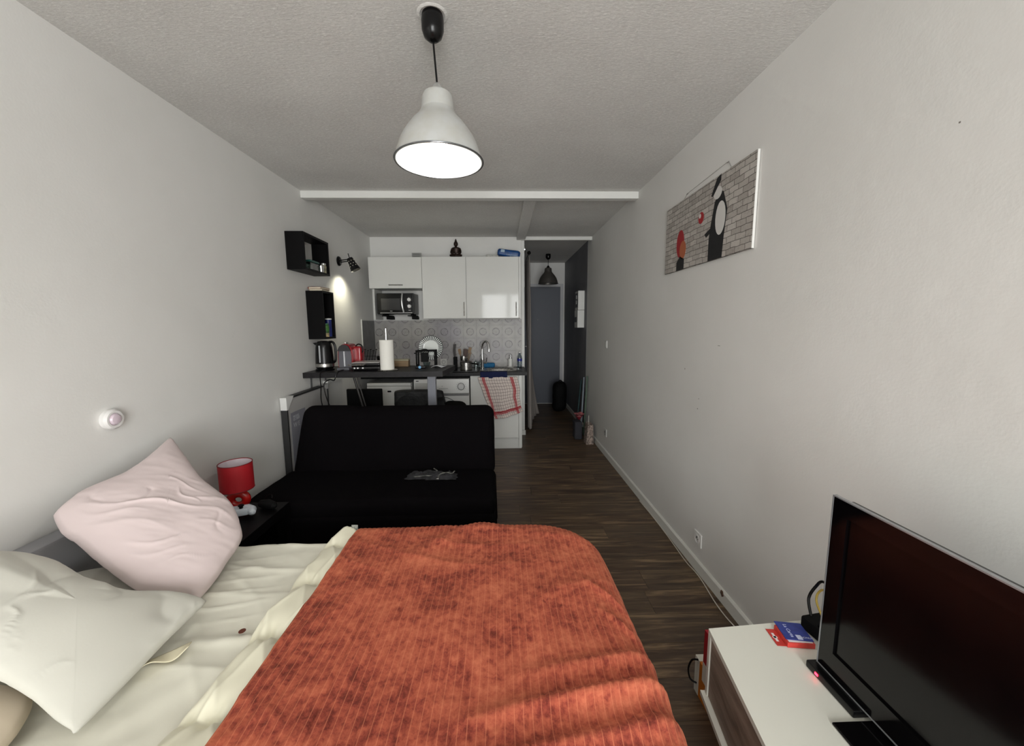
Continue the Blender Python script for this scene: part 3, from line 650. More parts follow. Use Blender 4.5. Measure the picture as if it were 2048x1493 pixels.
# cables hanging from the bar
def cable(name, label, pts, r, mat, k=7, cat='cable', group=None, parent=None):
    if parent: r_ = tube(bmesh.new(), smooth_pts(pts, k), r, 7); r_.transform(Matrix.Translation(-parent.location)); return obj(name, r_, mat, parent)
    o = obj(name, tube(bmesh.new(), smooth_pts(pts, k), r, 7), mat); return tag(o, label, cat, group)
# ------------------------------------------------------------------ things on the bar
Z = 1.0605
kt = lthing('kettle', 'black electric kettle with steel band at left end of bar', 'kettle', (-1.48, 3.27, Z))
obj('power_base', lathe(bmesh.new(), [(.072, 0), (.074, .012), (.066, .018)], seg=32), BLACK, kt)
obj('steel_band', lathe(bmesh.new(), [(.070, .03), (.0735, .034), (.0735, .058), (.0715, .060)], seg=32), STEEL, kt)
bm = lathe(bmesh.new(), [(.060, .019), (.070, .024), (.072, .06), (.069, .12), (.064, .19), (.058, .228), (.045, .242), (.02, .247)], seg=40)
prism(bm, [(-.055, .205), (-.084, .230), (-.05, .235)], 'Y', -.014, .014); obj('body', bm, BLACK, kt)
bm = bmesh.new(); tube(bm, smooth_pts([(.045, 0, .237), (.075, 0, .235), (.092, 0, .20), (.094, 0, .13), (.088, 0, .08), (.068, 0, .065)]), .010, 8); obj('handle', bm, BLACK, kt)
obj('water_gauge', B(-.012, .0, -.0735, -.066, .07, .21, bev=.002), M('grey_gauge', (168, 170, 172), .2), kt)

cm = lthing('coffee_machine', 'red coffee machine with grey front beside the kettle', 'coffee machine', (-1.318, 3.33, Z))
REDP = M('red_plastic', (150, 18, 30), .25, coat=.4); GRP = M('grey_front_plastic', (92, 92, 98), .35)
bm = bmesh.new(); pr_ = [(-.062, 0), (.062, 0), (.064, .12), (.058, .17), (.038, .205), (.015, .218), (-.015, .218), (-.038, .205), (-.058, .17), (-.064, .12)]
prism(bm, pr_, 'Y', -.035, .12); bmesh.ops.bevel(bm, geom=[e for e in bm.edges], offset=.006, segments=2, affect='EDGES'); obj('body', bm, REDP, cm)
obj('front_panel', prism(bmesh.new(), [(p[0]*.82, .01+p[1]*.90) for p in pr_], 'Y', -.046, -.034), GRP, cm)
obj('head_cap', prism(bmesh.new(), [(-.055, .16), (.055, .16), (.036, .198), (.014, .212), (-.014, .212), (-.036, .198)], 'Y', -.062, -.0455), M('dark_cap', (38, 36, 38), .4), cm)
bm = bmesh.new(); box(bm, -.05, .05, -.10, -.047, 0, .022, bev=.004); obj('drip_tray', bm, GRP, cm)
obj('lever', B(-.008, .008, -.03, .03, .2185, .234, bev=.003), STEEL, cm)
obj('spout_strip', B(-.004, .006, -.064, -.0465, .03, .158, bev=.002), M('bright_strip', (205, 205, 210), .2), cm)
obj('water_tank', B(.020, .115, .02, .115, .03, .195, bev=.02, seg=3), REDP, cm)
bm = bmesh.new(); tube(bm, smooth_pts([(.06, .05, .195), (.085, .045, .212), (.115, .04, .20), (.122, .04, .16), (.112, .04, .14)]), .006, 8); obj('tank_handle', bm, BLACK, cm)

cable('power_cord', 'black cord hanging from kettle over the bar edge', [(-1.44, 3.215, 1.072), (-1.44, 3.12, 1.069), (-1.44, 3.082, 1.045), (-1.437, 3.078, .95), (-1.42, 3.03, .86), (-1.39, 2.99, .79)], .0042, BLACK, parent=kt)
cable('power_cord', 'black cord looping below bar from the coffee machine', [(-1.30, 3.20, 1.0695), (-1.30, 3.12, 1.069), (-1.315, 3.084, 1.045), (-1.33, 3.08, 1.0), (-1.37, 3.085, 1.005), (-1.41, 3.075, .97), (-1.39, 3.05, .88), (-1.35, 3.02, .80)], .0042, BLACK, parent=cm)
gr = lthing('contact_grill', 'black and steel panini grill lying flat with silver lid', 'grill', (-1.135, 3.29, Z), .10)
obj('lower_body', B(-.105, .120, -.10, .10, .008, .035, bev=.006), BLACK, gr)
obj('upper_body', B(-.105, .120, -.10, .10, .037, .062, bev=.008), BLACK, gr)
obj('lid_plate', B(-.103, .118, -.098, .098, .0625, .069, bev=.003), M('silver_lid', (190, 188, 184), .4, .3), gr)
bm = bmesh.new(); tube(bm, [(-.12, -.098, .052), (-.12, -.125, .052), (0, -.128, .052), (.01, -.098, .052)], .006, 8); obj('handle', bm, STEEL, gr)
for x in (-.085, -.06, -.02): obj('dial', B(x, x+.014, -.106, -.1005, .018, .03, bev=.002), M('white_mark', (225, 225, 225), .4), gr)
for x, y_ in ((-.09, -.085), (.105, -.085), (-.09, .085), (.105, .085)): obj('foot', lathe(bmesh.new(), [(.01, 0), (.01, .009)], (x, y_, 0), 10), BLACK, gr)
rk = lthing('wire_rack', 'small black wire capsule stand behind the flat grill', 'stand', (-1.20, 3.53, Z))
bm = bmesh.new()
for i in range(5):
    x = -.06+.025*i; tube(bm, [(x, 0, .0), (x+.03, 0, .155-.01*(i % 2))], .0024, 6); tube(bm, [(x+.022, 0, .155-.01*(i % 2)), (x+.038, 0, .157-.01*(i % 2))], .0035, 6)
tube(bm, [(-.075, 0, .095), (.075, 0, .095)], .002, 6); tube(bm, [(-.075, 0, .003), (.075, 0, .003)], .003, 6); tube(bm, [(0, -.03, .003), (0, .03, .003)], .003, 6)
obj('wires', bm, BLACK, rk)
bw = lthing('black_bowl', 'small black lidded bowl behind the flat grill', 'bowl', (-1.075, 3.53, Z))
obj('bowl_body', lathe(bmesh.new(), [(.035, 0), (.05, .03), (.052, .075)], seg=28), BLACK, bw); obj('lid', lathe(bmesh.new(), [(.055, .076), (.055, .09), (.045, .097)], seg=28), MATTB, bw)

rl = lthing('paper_towel_holder', 'steel upright holder with round base on the bar', 'holder', (-.945, 3.215, Z))
obj('base_plate', lathe(bmesh.new(), [(.080, 0), (.082, .005), (.078, .009)], seg=40), STEEL, rl)
obj('rod', lathe(bmesh.new(), [(.0125, .009), (.0125, .345), (.008, .352)], seg=16), CHROME, rl)
pr2 = lthing('paper_roll', 'white kitchen paper roll standing on the steel holder', 'paper roll', (-.945, 3.215, Z+.0095))
bm = lathe(bmesh.new(), [(.014, 0), (.055, 0), (.056, .002), (.056, .241), (.055, .243), (.014, .243), (.014, 0)], seg=40, cap=False); obj('paper', bm, M('soft_white_paper', (236, 234, 226), .9, bump=.15, bs=120), pr2)
ob = lthing('wooden_box', 'small light wood box with pale lid behind paper roll', 'box', (-.915, 3.53, Z), 0)
obj('box_body', B(-.085, .075, -.03, .04, 0, .052, bev=.002), wood_mat('light_box_wood', (96, 74, 50), (124, 100, 70), (140, 116, 84), 0, 2), ob)
obj('box_lid', B(-.087, .077, -.032, .042, .0525, .066, bev=.003), M('pale_lid', (150, 144, 120), .7), ob)

# plate rack with plate
rc_ = lthing('dish_rack', 'black metal dish rack holding an upright ribbed plate', 'rack', (-.675, 3.51, Z))
bm = bmesh.new(); W2, HH = .082, .150
for x in (-W2, W2-.0, ):
    for y_ in (-.045, .04): box(bm, x-.006, x+.006, y_-.006, y_+.006, 0, HH)
for y_ in (-.045, .04): box(bm, -W2, W2, y_-.005, y_+.005, HH-.012, HH-.0005)
for x in (-W2, W2): box(bm, x-.005, x+.005, -.045, .04, HH-.022, HH-.013); box(bm, x-.005, x+.005, -.045, .04, .01, .02)
for i in range(7): tube(bm, [(-.06+.02*i, -.04, HH-.018), (-.06+.02*i, .04, HH-.018)], .002, 6)
tube(bm, [(-.10, -.05, HH-.028), (-.08, -.05, HH-.028)], .005, 6)
obj('rack_frame', bm, MATTB, rc_, False)
obj('utensil_holder', B(-.038, .028, -.075, -.052, .045, .13, bev=.004), MATTB, rc_)
bm = bmesh.new(); tube(bm, smooth_pts([(-.04, -.06, .128), (-.03, -.06, .152), (-.005, -.06, .158), (.02, -.06, .152), (.03, -.06, .128)]), .005, 8); obj('hook', bm, MATTB, rc_)
pt = lthing('dinner_plate', 'round plate with black and white radial stripes leaning in rack', 'plate', (-.645, 3.575, Z+.165))
def plate(a, b):
    r = .112*b; an = 2*PI*a; return (r*math.cos(an), .006+.010*b**3, r*math.sin(an))
k = N('striped_plate_glaze'); gp = k.n('ShaderNodeTexCoord').outputs['Object']; s_ = k.n('ShaderNodeSeparateXYZ'); k.l(gp, s_.inputs[0])
an = k.math('ARCTAN2', s_.outputs[2], s_.outputs[0]); rr = k.math('SQRT', k.math('ADD', k.math('POWER', s_.outputs[0], 2), k.math('POWER', s_.outputs[2], 2)))
st2 = k.math('GREATER_THAN', k.math('SINE', k.math('MULTIPLY', an, 38)), .1); inr = k.math('GREATER_THAN', rr, .068); rim_ = k.math('GREATER_THAN', rr, .108)
k.col(k.mix(k.math('MAXIMUM', k.math('MULTIPLY', st2, inr), rim_), (206, 210, 206), (44, 44, 48))); k.b.inputs['Roughness'].default_value = .15
bm = bmesh.new(); lathe(bm, [(.001, .004), (.066, .004), (.074, .000), (.112, -.012), (.1125, -.009), (.074, .004), (.066, .008), (.001, .008)], seg=64, axis='Y', cap=False); bm.transform(Matrix.Rotation(-.10, 4, 'X')); obj('plate_body', bm, k.m, pt)
gj = thing('glass_bowl', 'clear glass bowl under the black dish rack', 'bowl', (-.675, 3.50, Z))
obj('bowl_wall', lathe(bmesh.new(), [(.020, Z), (.030, Z+.015), (.034, Z+.04), (.032, Z+.04), (.028, Z+.017), (.018, Z+.004)], (-.675, 3.505, 0), 28, cap=False), glass_mat('clear_glass', (225, 232, 232), .15), gj)
pn = lthing('blue_pen', 'black gadget with light blue button in front of rack', 'gadget', (-.70, 3.35, Z), .1)
obj('body', B(-.045, .045, -.014, .014, 0, .018, bev=.006), BLACK, pn); obj('button', lathe(bmesh.new(), [(.012, -.002), (.012, .0)], (-.005, -.0145, .011), 16, 'Y'), M('light_blue_plastic', (110, 175, 220), .4), pn)
wp = obj('folded_paper', grid_mesh(16, 8, lambda a, b: (-.615+.125*a+.01*b, 3.37+.07*b+.01*math.sin(a*5), Z+.004+.014*abs(math.sin(a*4.2))*(1-.5*b)+.006*b)), M('bright_paper', (230, 232, 236), .6)); solid(wp, .002, -1); tag(wp, 'crumpled white paper sheet lying on bar near its right end', 'paper')

# ------------------------------------------------------------------ kitchen run
wt = thing('worktop', 'dark laminate kitchen worktop running along the tiled wall', 'worktop', (-.65, 4.6, .88))
sx0, sx1, sy0, sy1 = -.20, .165, 4.42, 4.74
bm = bmesh.new(); za, zb = .865, .90
box(bm, XL+.001, sx0, 4.285, YB-.004, za, zb); box(bm, sx1, .290, 4.285, YB-.004, za, zb); box(bm, sx0, sx1, 4.285, sy0, za, zb); box(bm, sx0, sx1, sy1, YB-.004, za, zb)
obj('worktop_slab', bm, LAM, wt, False)
obj('underside_shadow', B(XL+.001, -.36, 4.35, 4.37, .835, .8645), MATTB, wt, False)  # added matt black strip, paints the shadow under the worktop edge
sk_ = thing('kitchen_sink', 'stainless steel inset sink with round rim at right of worktop', 'sink', (-.02, 4.58, .90))
cxs, cys = (sx0+sx1)/2, (sy0+sy1)/2
bm = bmesh.new(); n_ = 48; rings = []
for (kx, ky, z_) in ((.235, .205, .9005), (.230, .200, .907), (.175, .152, .905), (.165, .142, .89), (.155, .132, .78), (.03, .03, .765)):
    rings.append([bm.verts.new((cxs+kx*math.copysign(abs(math.cos(2*PI*i/n_))**.7, math.cos(2*PI*i/n_)), cys+ky*math.copysign(abs(math.sin(2*PI*i/n_))**.7, math.sin(2*PI*i/n_)), z_)) for i in range(n_)])
for A_, C_ in zip(rings, rings[1:]):
    for i in range(n_): bm.faces.new((A_[i], A_[(i+1) % n_], C_[(i+1) % n_], C_[i]))
bm.faces.new(rings[-1]); obj('basin', bm, STEEL, sk_, ang=1.2)
fc = thing('kitchen_faucet', 'chrome gooseneck tap behind the sink', 'faucet', (-.215, 4.62, .90))
bm = lathe(bmesh.new(), [(.026, .908), (.026, .918), (.018, .925), (.018, .99), (.020, 1.0), (.020, 1.03)], (-.225, 4.62, 0), 20)
tube(bm, smooth_pts([(-.225, 4.62, 1.02), (-.226, 4.62, 1.15), (-.215, 4.61, 1.21), (-.185, 4.60, 1.237), (-.155, 4.59, 1.215), (-.143, 4.58, 1.15), (-.143, 4.578, 1.115)]), .0115, 12); obj('spout', bm, CHROME, fc)
bm = bmesh.new(); tube(bm, [(-.215, 4.61, .985), (-.175, 4.60, .985)], .015, 12); tube(bm, [(-.178, 4.60, .99), (-.170, 4.585, 1.045)], .005, 8); obj('lever', bm, CHROME, fc)
sd = lthing('soap_dispenser', 'white soap pump bottle on a small dish at sink back', 'soap dispenser', (.115, 4.78, .9095))
obj('dish', lathe(bmesh.new(), [(.045, -.001), (.050, .006)], seg=24), WHITE, sd); obj('bottle', lathe(bmesh.new(), [(.026, .0062), (.028, .012), (.028, .10), (.024, .105)], seg=24), M('white_ceramic', (214, 214, 210), .3), sd)
bm = lathe(bmesh.new(), [(.010, .105), (.010, .12), (.004, .122), (.004, .15)], seg=12); tube(bm, [(0, 0, .148), (-.022, -.012, .148)], .004, 6); obj('pump', bm, CHROME, sd)
wbt = lthing('water_bottle', 'clear plastic bottle with dark blue band in worktop corner', 'bottle', (.232, 4.82, .9005))
obj('bottle_body', lathe(bmesh.new(), [(.028, 0), (.031, .01), (.030, .06), (.031, .075), (.031, .11), (.028, .13), (.012, .165), (.011, .18)], seg=20), glass_mat('clear_plastic', (215, 225, 232), .2), wbt)
obj('label', lathe(bmesh.new(), [(.0315, .078), (.0315, .108)], seg=20, cap=False), M('dark_blue_label', (34, 42, 130), .5), wbt)
obj('cap', lathe(bmesh.new(), [(.0125, .181), (.0125, .194)], seg=16), M('white_cap'), wbt)
bs = lthing('blue_cloth', 'bright blue folded sponge cloth behind the tap', 'cloth', (-.16, 4.80, .9005))
obj('folds', rslab(-.085, .085, -.035, .035, .001, .062, .022, wob=.012, seed=4), M('bright_blue_cloth', (34, 104, 150), .85), bs)
ck = lthing('cooking_pot', 'small steel saucepan with glass lid on worktop left of sink', 'saucepan', (-.41, 4.50, .9125))
obj('hob_plate', B(-.14, .14, -.14, .18, -.0115, -.001, bev=.002), BLACK, ck)
obj('pot_body', lathe(bmesh.new(), [(.001, 0), (.066, 0), (.070, .004), (.072, .085), (.074, .087), (.070, .087), (.068, .006), (.001, .004)], seg=36, cap=False), STEEL, ck)
bm = lathe(bmesh.new(), [(.076, .088), (.070, .096), (.03, .108), (.008, .110)], seg=36); obj('lid', bm, M('dark_lid', (70, 66, 62), .2, .4), ck)
bm = lathe(bmesh.new(), [(.007, .110), (.007, .118), (.018, .120), (.018, .130), (.010, .132)], seg=20); obj('lid_knob', bm, BLACK, ck)
bm = bmesh.new(); tube(bm, [(.070, -.02, .075), (.145, -.07, .07)], .009, 8); obj('pan_handle', bm, BLACK, ck)
uh = lthing('utensil_pot', 'steel utensil pot behind the saucepan', 'utensil pot', (-.46, 4.76, .9005))
obj('pot_wall', lathe(bmesh.new(), [(.001, 0), (.048, 0), (.048, .148), (.045, .148), (.045, .004), (.001, .004)], seg=32, cap=False), STEEL, uh)
DW = wood_mat('dark_utensil_wood', (42, 26, 20), (62, 38, 28), (80, 52, 38), 2, 2); LW = wood_mat('light_utensil_wood', (110, 86, 60), (140, 112, 80), (158, 128, 94), 2, 2)
def utensil(label, p, q, bw_, bl, mat, tilt=0, name='spatula'):
    t = lthing(name, label, 'utensil', (-.46+p[0], 4.76+p[1], .9055)); d_ = Vector((q[0]-p[0], q[1]-p[1], q[2]-.005)); bm = bmesh.new()
    e = Vector((0, 0, .002))+d_; tube(bm, [(0, 0, .002), tuple(e)], .005, 8); obj('handle', bm, mat, t)
    dn = d_.normalized(); o_ = e+dn*(.0015); mm_ = frame_m(o_, dn.cross(Vector((0, 1, 0))), dn)
    b_ = bmesh.new(); prism(b_, [(-bw_*.35, 0), (bw_*.35, 0), (bw_/2, bl*.35), (bw_/2, bl*.95), (bw_*.3, bl), (-bw_*.3, bl), (-bw_/2, bl*.95), (-bw_/2, bl*.35)], 'Z', -.003, .003); b_.transform(mm_); obj('blade', b_, mat, t)
utensil('light wooden spoon leaning left in utensil pot', (-.012, .008), (-.045, .03, .165), .035, .07, LW, name='wooden_spoon')
utensil('dark brown wide spatula in middle of utensil pot', (.0, -.012), (.018, -.015, .150), .058, .085, DW)
utensil('light wooden spatula leaning right in utensil pot', (.014, .004), (.062, .02, .180), .036, .075, LW)
utensil('thin wooden stick leaning farthest right in utensil pot', (.024, -.014), (.085, -.02, .175), .014, .02, LW, name='wooden_stick')
kn = lthing('cleaver_block', 'black upright kitchen tool left of the utensil pot', 'utensil', (-.555, 4.68, .9005))
obj('stand', B(-.022, .022, -.03, .03, 0, .15, bev=.008), MATTB, kn); b_ = bmesh.new(); prism(b_, [(-.018, .1505), (.006, .1505), (.004, .24), (.016, .305), (-.02, .30), (-.026, .22)], 'Y', -.006, .006); obj('blade', b_, M('very_dark_brown', (30, 20, 16), .5), kn, False)
for i, x in enumerate((-.315, -.262)):
    g_ = lthing('wine_glass', ('clear upturned glass just right of the saucepan', 'clear upturned glass next to blue cloth')[i], 'glass', (x, 4.80, .9005))
    obj('glass_wall', lathe(bmesh.new(), [(.024, 0), (.026, .002), (.030, .05), (.026, .075), (.006, .085), (.005, .10)], seg=20), glass_mat('clear_glass'), g_)

def socket(name, label, y=None, x=None, z=1, s=.04, wall='back', painted=False):
    if wall == 'back': c = Vector((x, YB-.004, z)); X, Y = (1, 0, 0), (0, 0, 1)
    else: c = Vector((XR-.001, y, z)); X, Y = (0, -1, 0), (0, 0, 1)
    t = thing(name, label, 'socket', tuple(c)); mw = frame_m(c, X, Y)
    b_ = B(-s, s, -s, s, 0, .009, bev=.003); b_.transform(mw); obj('plate', b_, WALL if painted else M('socket_white', (210, 210, 206), .35), t)
    b_ = lathe(bmesh.new(), [(.025, .0092), (.025, .0115), (.021, .0115), (.020, .0095)], seg=24, cap=False); b_.transform(mw); obj('well_ring', b_, WALL if painted else M('socket_grey', (120, 120, 118), .4), t)  # well ring in plain mid grey
    b_ = bmesh.new()
    for dx in (-.009, .009): lathe(b_, [(.003, .0092), (.003, .0105)], (dx, 0, 0), 8)
    lathe(b_, [(.0025, .0092), (.0025, .016)], (0, .011, 0), 8); b_.transform(mw); obj('pin_holes', b_, BLACK, t); return t
socket('wall_socket', 'white socket on patterned tiles right of dish rack', x=-.728, z=.968)
socket('wall_socket', 'white socket low on right wall near hall opening', y=4.06, z=.256, wall='right')
socket('wall_socket', 'painted-over socket low on right wall near TV bench', y=2.065, z=.193, wall='right', painted=True)
for nm, lab, yy, zz in (('light_switch', 'small white light switch on right wall before the hall', 4.12, 1.215),):
    t = thing(nm, lab, 'switch', (XR, yy, zz)); obj('plate', B(XR-.010, XR-.0005, yy-.04, yy+.04, zz-.04, zz+.04, bev=.003), M('socket_white'), t); obj('rocker', B(XR-.014, XR-.0102, yy-.025, yy+.025, zz-.028, zz+.028, bev=.002), M('socket_white'), t)

# appliances
fr = thing('small_fridge', 'white under-counter fridge, left of the washing machine', 'fridge', (-1.258, 4.6, 0))
obj('body', B(-1.504, -1.011, 4.345, 4.86, .02, .792, bev=.006), WAPP, fr); obj('door', B(-1.504, -1.011, 4.30, 4.343, .06, .755, bev=.008), WAPP, fr)
obj('top_rail', B(-1.502, -1.013, 4.30, 4.343, .7565, .792, bev=.006), M('pale_rail', (222, 222, 220), .25), fr)
obj('badge', B(-1.275, -1.235, 4.2975, 4.2995, .690, .706), BLACK, fr, False)
obj('feet', B(-1.48, -1.03, 4.36, 4.82, 0, .019), BLACK, fr, False)
wm = thing('washing_machine', 'white front-loading washing machine under worktop beside the sink unit', 'washing machine', (-.67, 4.6, 0))
obj('body', B(-.98, -.363, 4.32, 4.86, .012, .832, bev=.006), WAPP, wm); obj('feet', B(-.95, -.39, 4.34, 4.82, 0, .0115), BLACK, wm, False)
obj('control_panel', prism(bmesh.new(), [(4.3195, .832), (4.302, .828), (4.286, .672), (4.3195, .655)], 'X', -.978, -.365), WAPP, wm, False)
obj('groove', B(-.975, -.368, 4.308, 4.3195, .640, .654, bev=.001), M('grey_groove', (120, 120, 122), .5), wm, False)
obj('front_panel', B(-.978, -.365, 4.303, 4.3195, .02, .639, bev=.003), WAPP, wm)
obj('detergent_drawer', B(-.965, -.79, 4.285, 4.2905, .70, .79, bev=.002), M('drawer_white', (198, 198, 194), .3), wm)
kb = lathe(bmesh.new(), [(.030, -.018), (.032, -.002), (.036, 0)], (-.452, 4.287, .747), 28, 'Y'); obj('dial', kb, M('dial_white', (214, 214, 214), .25), wm)
obj('dial_ring', lathe(bmesh.new(), [(.037, -.004), (.041, -.004), (.041, 0), (.037, 0), (.037, -.004)], (-.452, 4.289, .747), 32, 'Y', cap=False), CHROME, wm)
bm = bmesh.new()
for i in range(14):
    a = i*PI/7; box(bm, -.452+.052*math.cos(a)-.002, -.452+.052*math.cos(a)+.002, 4.2885, 4.2905, .747+.052*math.sin(a)-.002, .747+.052*math.sin(a)+.002)
for i in range(8): box(bm, -.70+.013*i, -.692+.013*i, 4.2870, 4.2895, .722, .726)
box(bm, -.955, -.925, 4.2925, 4.2955, .806, .815); box(bm, -.667, -.661, 4.287, 4.2895, .75, .755)
obj('markings', bm, M('dark_print', (60, 60, 62), .5), wm, False)
obj('door_ring', lathe(bmesh.new(), [(.205, 0), (.21, -.022), (.19, -.034), (.155, -.036), (.15, -.01)], (-.672, 4.3025, .41), 48, 'Y', cap=False), M('door_white', (196, 196, 198), .25), wm)
obj('door_gasket', lathe(bmesh.new(), [(.212, -.001), (.217, -.006), (.220, -.001)], (-.672, 4.3025, .41), 48, 'Y', cap=False), M('grey_groove'), wm)
obj('porthole', lathe(bmesh.new(), [(.148, -.012), (.10, -.025), (.001, -.03)], (-.672, 4.3025, .41), 40, 'Y', cap=False), M('smoked_glass', (30, 32, 36), .08), wm)
su = thing('sink_cabinet', 'white base cabinet under the sink with tall door', 'cabinet', (-.06, 4.6, 0))
obj('carcass', B(-.352, .233, 4.345, 4.86, .13, .755, bev=.001), WHITE, su, False)
bm = B(-.352, .233, 4.345, 4.37, .755, .864); obj('apron', bm, WHITE, su, False)
obj('door', B(-.350, .192, 4.322, 4.343, .135, .862, bev=.002), GLOSSW, su); obj('filler_panel', B(.196, .233, 4.325, 4.344, .02, .862, bev=.002), WHITE, su)
bm = bmesh.new(); tube(bm, [(.172, 4.305, .66), (.172, 4.305, .80)], .0055, 8); tube(bm, [(.172, 4.305, .672), (.172, 4.3215, .672)], .004, 6); tube(bm, [(.172, 4.305, .788), (.172, 4.3215, .788)], .004, 6); obj('handle', bm, STEEL, su)
obj('plinth', B(-.350, .230, 4.355, 4.375, 0, .125), WHITE, su, False)
obj('drawer_knob', lathe(bmesh.new(), [(.006, 0), (.006, -.010), (.011, -.012), (.011, -.018)], (-.058, 4.3215, .385), 12, 'Y'), STEEL, su)

# towel and navy cloth
def towel(a, b):
    TL, TR, BL, BR = Vector((-.262, 0, .852)), Vector((.175, 0, .850)), Vector((-.105, 0, .372)), Vector((.238, 0, .452))
    v = 1-b; p = (TL*(1-a)+TR*a)*(1-v)+(BL*(1-a)+BR*a)*v
    yy = 4.268-.010*math.sin(a*15+v*2)*min(1, .3+v)-.006*nz(a*5, v*5, 2)
    p.x += .010*math.sin(v*7)*a+.012*nz(v*4, a*2, 7); p.z += -.018*v*math.sin(a*PI*1.3)-.012*v*a*a+.006*nz(a*9, v*3, 1)
    return (p.x, yy, p.z)
tw = obj('tea_towel', grid_mesh(60, 60, towel, lambda a, b: (a, b)), towel_mat(), ang=3.2); solid(tw, .0022); tag(tw, 'white tea towel with red stripes and dark checks hanging before sink unit', 'towel')
def nav(a, b):
    s = b*.13; x = -.235+.30*a+.01*nz(b*5, a*3)
    if s < .05: return (x, 4.345-s, .9085+.003*nz(a*9, b*9))
    if s < .06: return (x, 4.295-(s-.05)*2.2, .9085-(s-.05)*.3)
    return (x, 4.272-.003*math.sin(a*19), .905-(s-.06)*.95)
nv = obj('navy_cloth', grid_mesh(40, 26, nav), NAVY, ang=3.2); solid(nv, .004, 0); tag(nv, 'navy blue cloth folded over worktop edge above checked towel', 'cloth')

# wall cabinets
def hnd(bm, p, q, out=.022):
    p, q = Vector(p), Vector(q); tube(bm, [p, q], .005, 8); d_ = (q-p).normalized()
    for e in (p+d_*.012, q-d_*.012): tube(bm, [e, e+Vector((0, out, 0))], .0035, 6)
    return bm
def wcab(label, x0, x1, z0, z1, h):
    t = thing('wall_cabinet', label, 'cabinet', ((x0+x1)/2, 4.7, z0)); obj('carcass', B(x0, x1, 4.55, YB-.004, z0, z1), WHITE, t, False)
    dd = obj('door', B(x0+.001, x1-.001, 4.53, 4.5485, z0-.003, z1, bev=.0015), GLOSSW, t); obj('handle', hnd(bmesh.new(), *h), STEEL, dd); return t
c1 = wcab('white gloss flap-front wall cabinet above the microwave', -1.496, -.895, 1.856, 2.200, ((-1.27, 4.507, 1.888), (-1.11, 4.507, 1.888)))
obj('side_panel', B(-1.478, -1.462, 4.60, YB-.004, 1.503, 1.8525), WHITE, c1, False)
c2 = wcab('tall white gloss wall cabinet in the middle, between two others', -.893, -.394, 1.511, 2.203, ((-.420, 4.507, 1.535), (-.420, 4.507, 1.692)))
c3 = wcab('rightmost white gloss wall cabinet, reflecting the window', -.392, .212, 1.511, 2.203, ((.180, 4.507, 1.532), (.180, 4.507, 1.692)))
obj('side_panel', B(.2135, .232, 4.535, YB-.004, 1.511, 2.203), WHITE, c3, False)

mw_ = thing('microwave', 'black microwave with silver handle and white dials under flap cabinet', 'microwave', (-1.22, 4.72, 1.555))
obj('body', B(-1.436, -1.012, 4.60, 4.86, 1.562, 1.803, bev=.006), BLACK, mw_)
md = obj('door', B(-1.434, -1.128, 4.582, 4.5985, 1.568, 1.800, bev=.004), BLACK, mw_)
obj('window', B(-1.385, -1.165, 4.5795, 4.5815, 1.610, 1.742), M('grey_oven_glass', (58, 58, 58), .2), md, False)
bm = bmesh.new(); pts = [(-1.136, 4.575, 1.795), (-1.140, 4.565, 1.75), (-1.141, 4.560, 1.70), (-1.136, 4.562, 1.64), (-1.126, 4.575, 1.585)]
tube(bm, smooth_pts(pts), .010, 10); obj('handle', bm, M('satin_silver', (200, 200, 198), .3, .7), md)
obj('control_panel', B(-1.125, -1.014, 4.582, 4.5985, 1.568, 1.800, bev=.004), BLACK, mw_)
for z_ in (1.728, 1.652):
    obj('dial', lathe(bmesh.new(), [(.021, 0), (.020, -.016), (.017, -.018)], (-1.060, 4.5815, z_), 24, 'Y'), M('dial_bright', (226, 226, 224), .3), mw_)
bm = bmesh.new()
for zc, st in ((1.728, .3), (1.652, .3)):
    for i in range(8):
        a = st+i*.8; box(bm, -1.060+.029*math.cos(a)-.0016, -1.060+.029*math.cos(a)+.0016, 4.580, 4.5815, zc+.029*math.sin(a)-.0016, zc+.029*math.sin(a)+.0016)
box(bm, -1.072, -1.046, 4.580, 4.5815, 1.604, 1.610); box(bm, -1.285, -1.258, 4.580, 4.5815, 1.595, 1.600); obj('markings', bm, M('pale_print', (200, 200, 200), .5), mw_, False)
obj('lower_trim', B(-1.40, -1.03, 4.576, 4.5815, 1.572, 1.580, bev=.002), M('satin_silver'), mw_)
bm = bmesh.new()
for x in (-1.39, -1.06): box(bm, x, x+.02, 4.63, 4.83, 1.5495, 1.5618)
obj('feet', bm, MATTB, mw_, False)
for i, x in enumerate((-1.345, -1.045)):
    t = thing('microwave_bracket', ('left', 'right')[i]+' black wall bracket carrying the microwave', 'bracket', (x, 4.75, 1.5), group='microwave brackets')
    obj('arm', B(x-.045, x+.02, 4.60, YB-.004, 1.538, 1.549), MATTB, t, False); obj('wall_foot', B(x-.01, x+.028, 4.66, YB-.004, 1.503, 1.5375, bev=.004), MATTB, t, False)
cable('power_cord', '', [(-1.03, 4.862, 1.60), (-.99, 4.868, 1.605), (-.94, 4.875, 1.612), (-.90, 4.885, 1.615)], .0035, BLACK, parent=mw_)

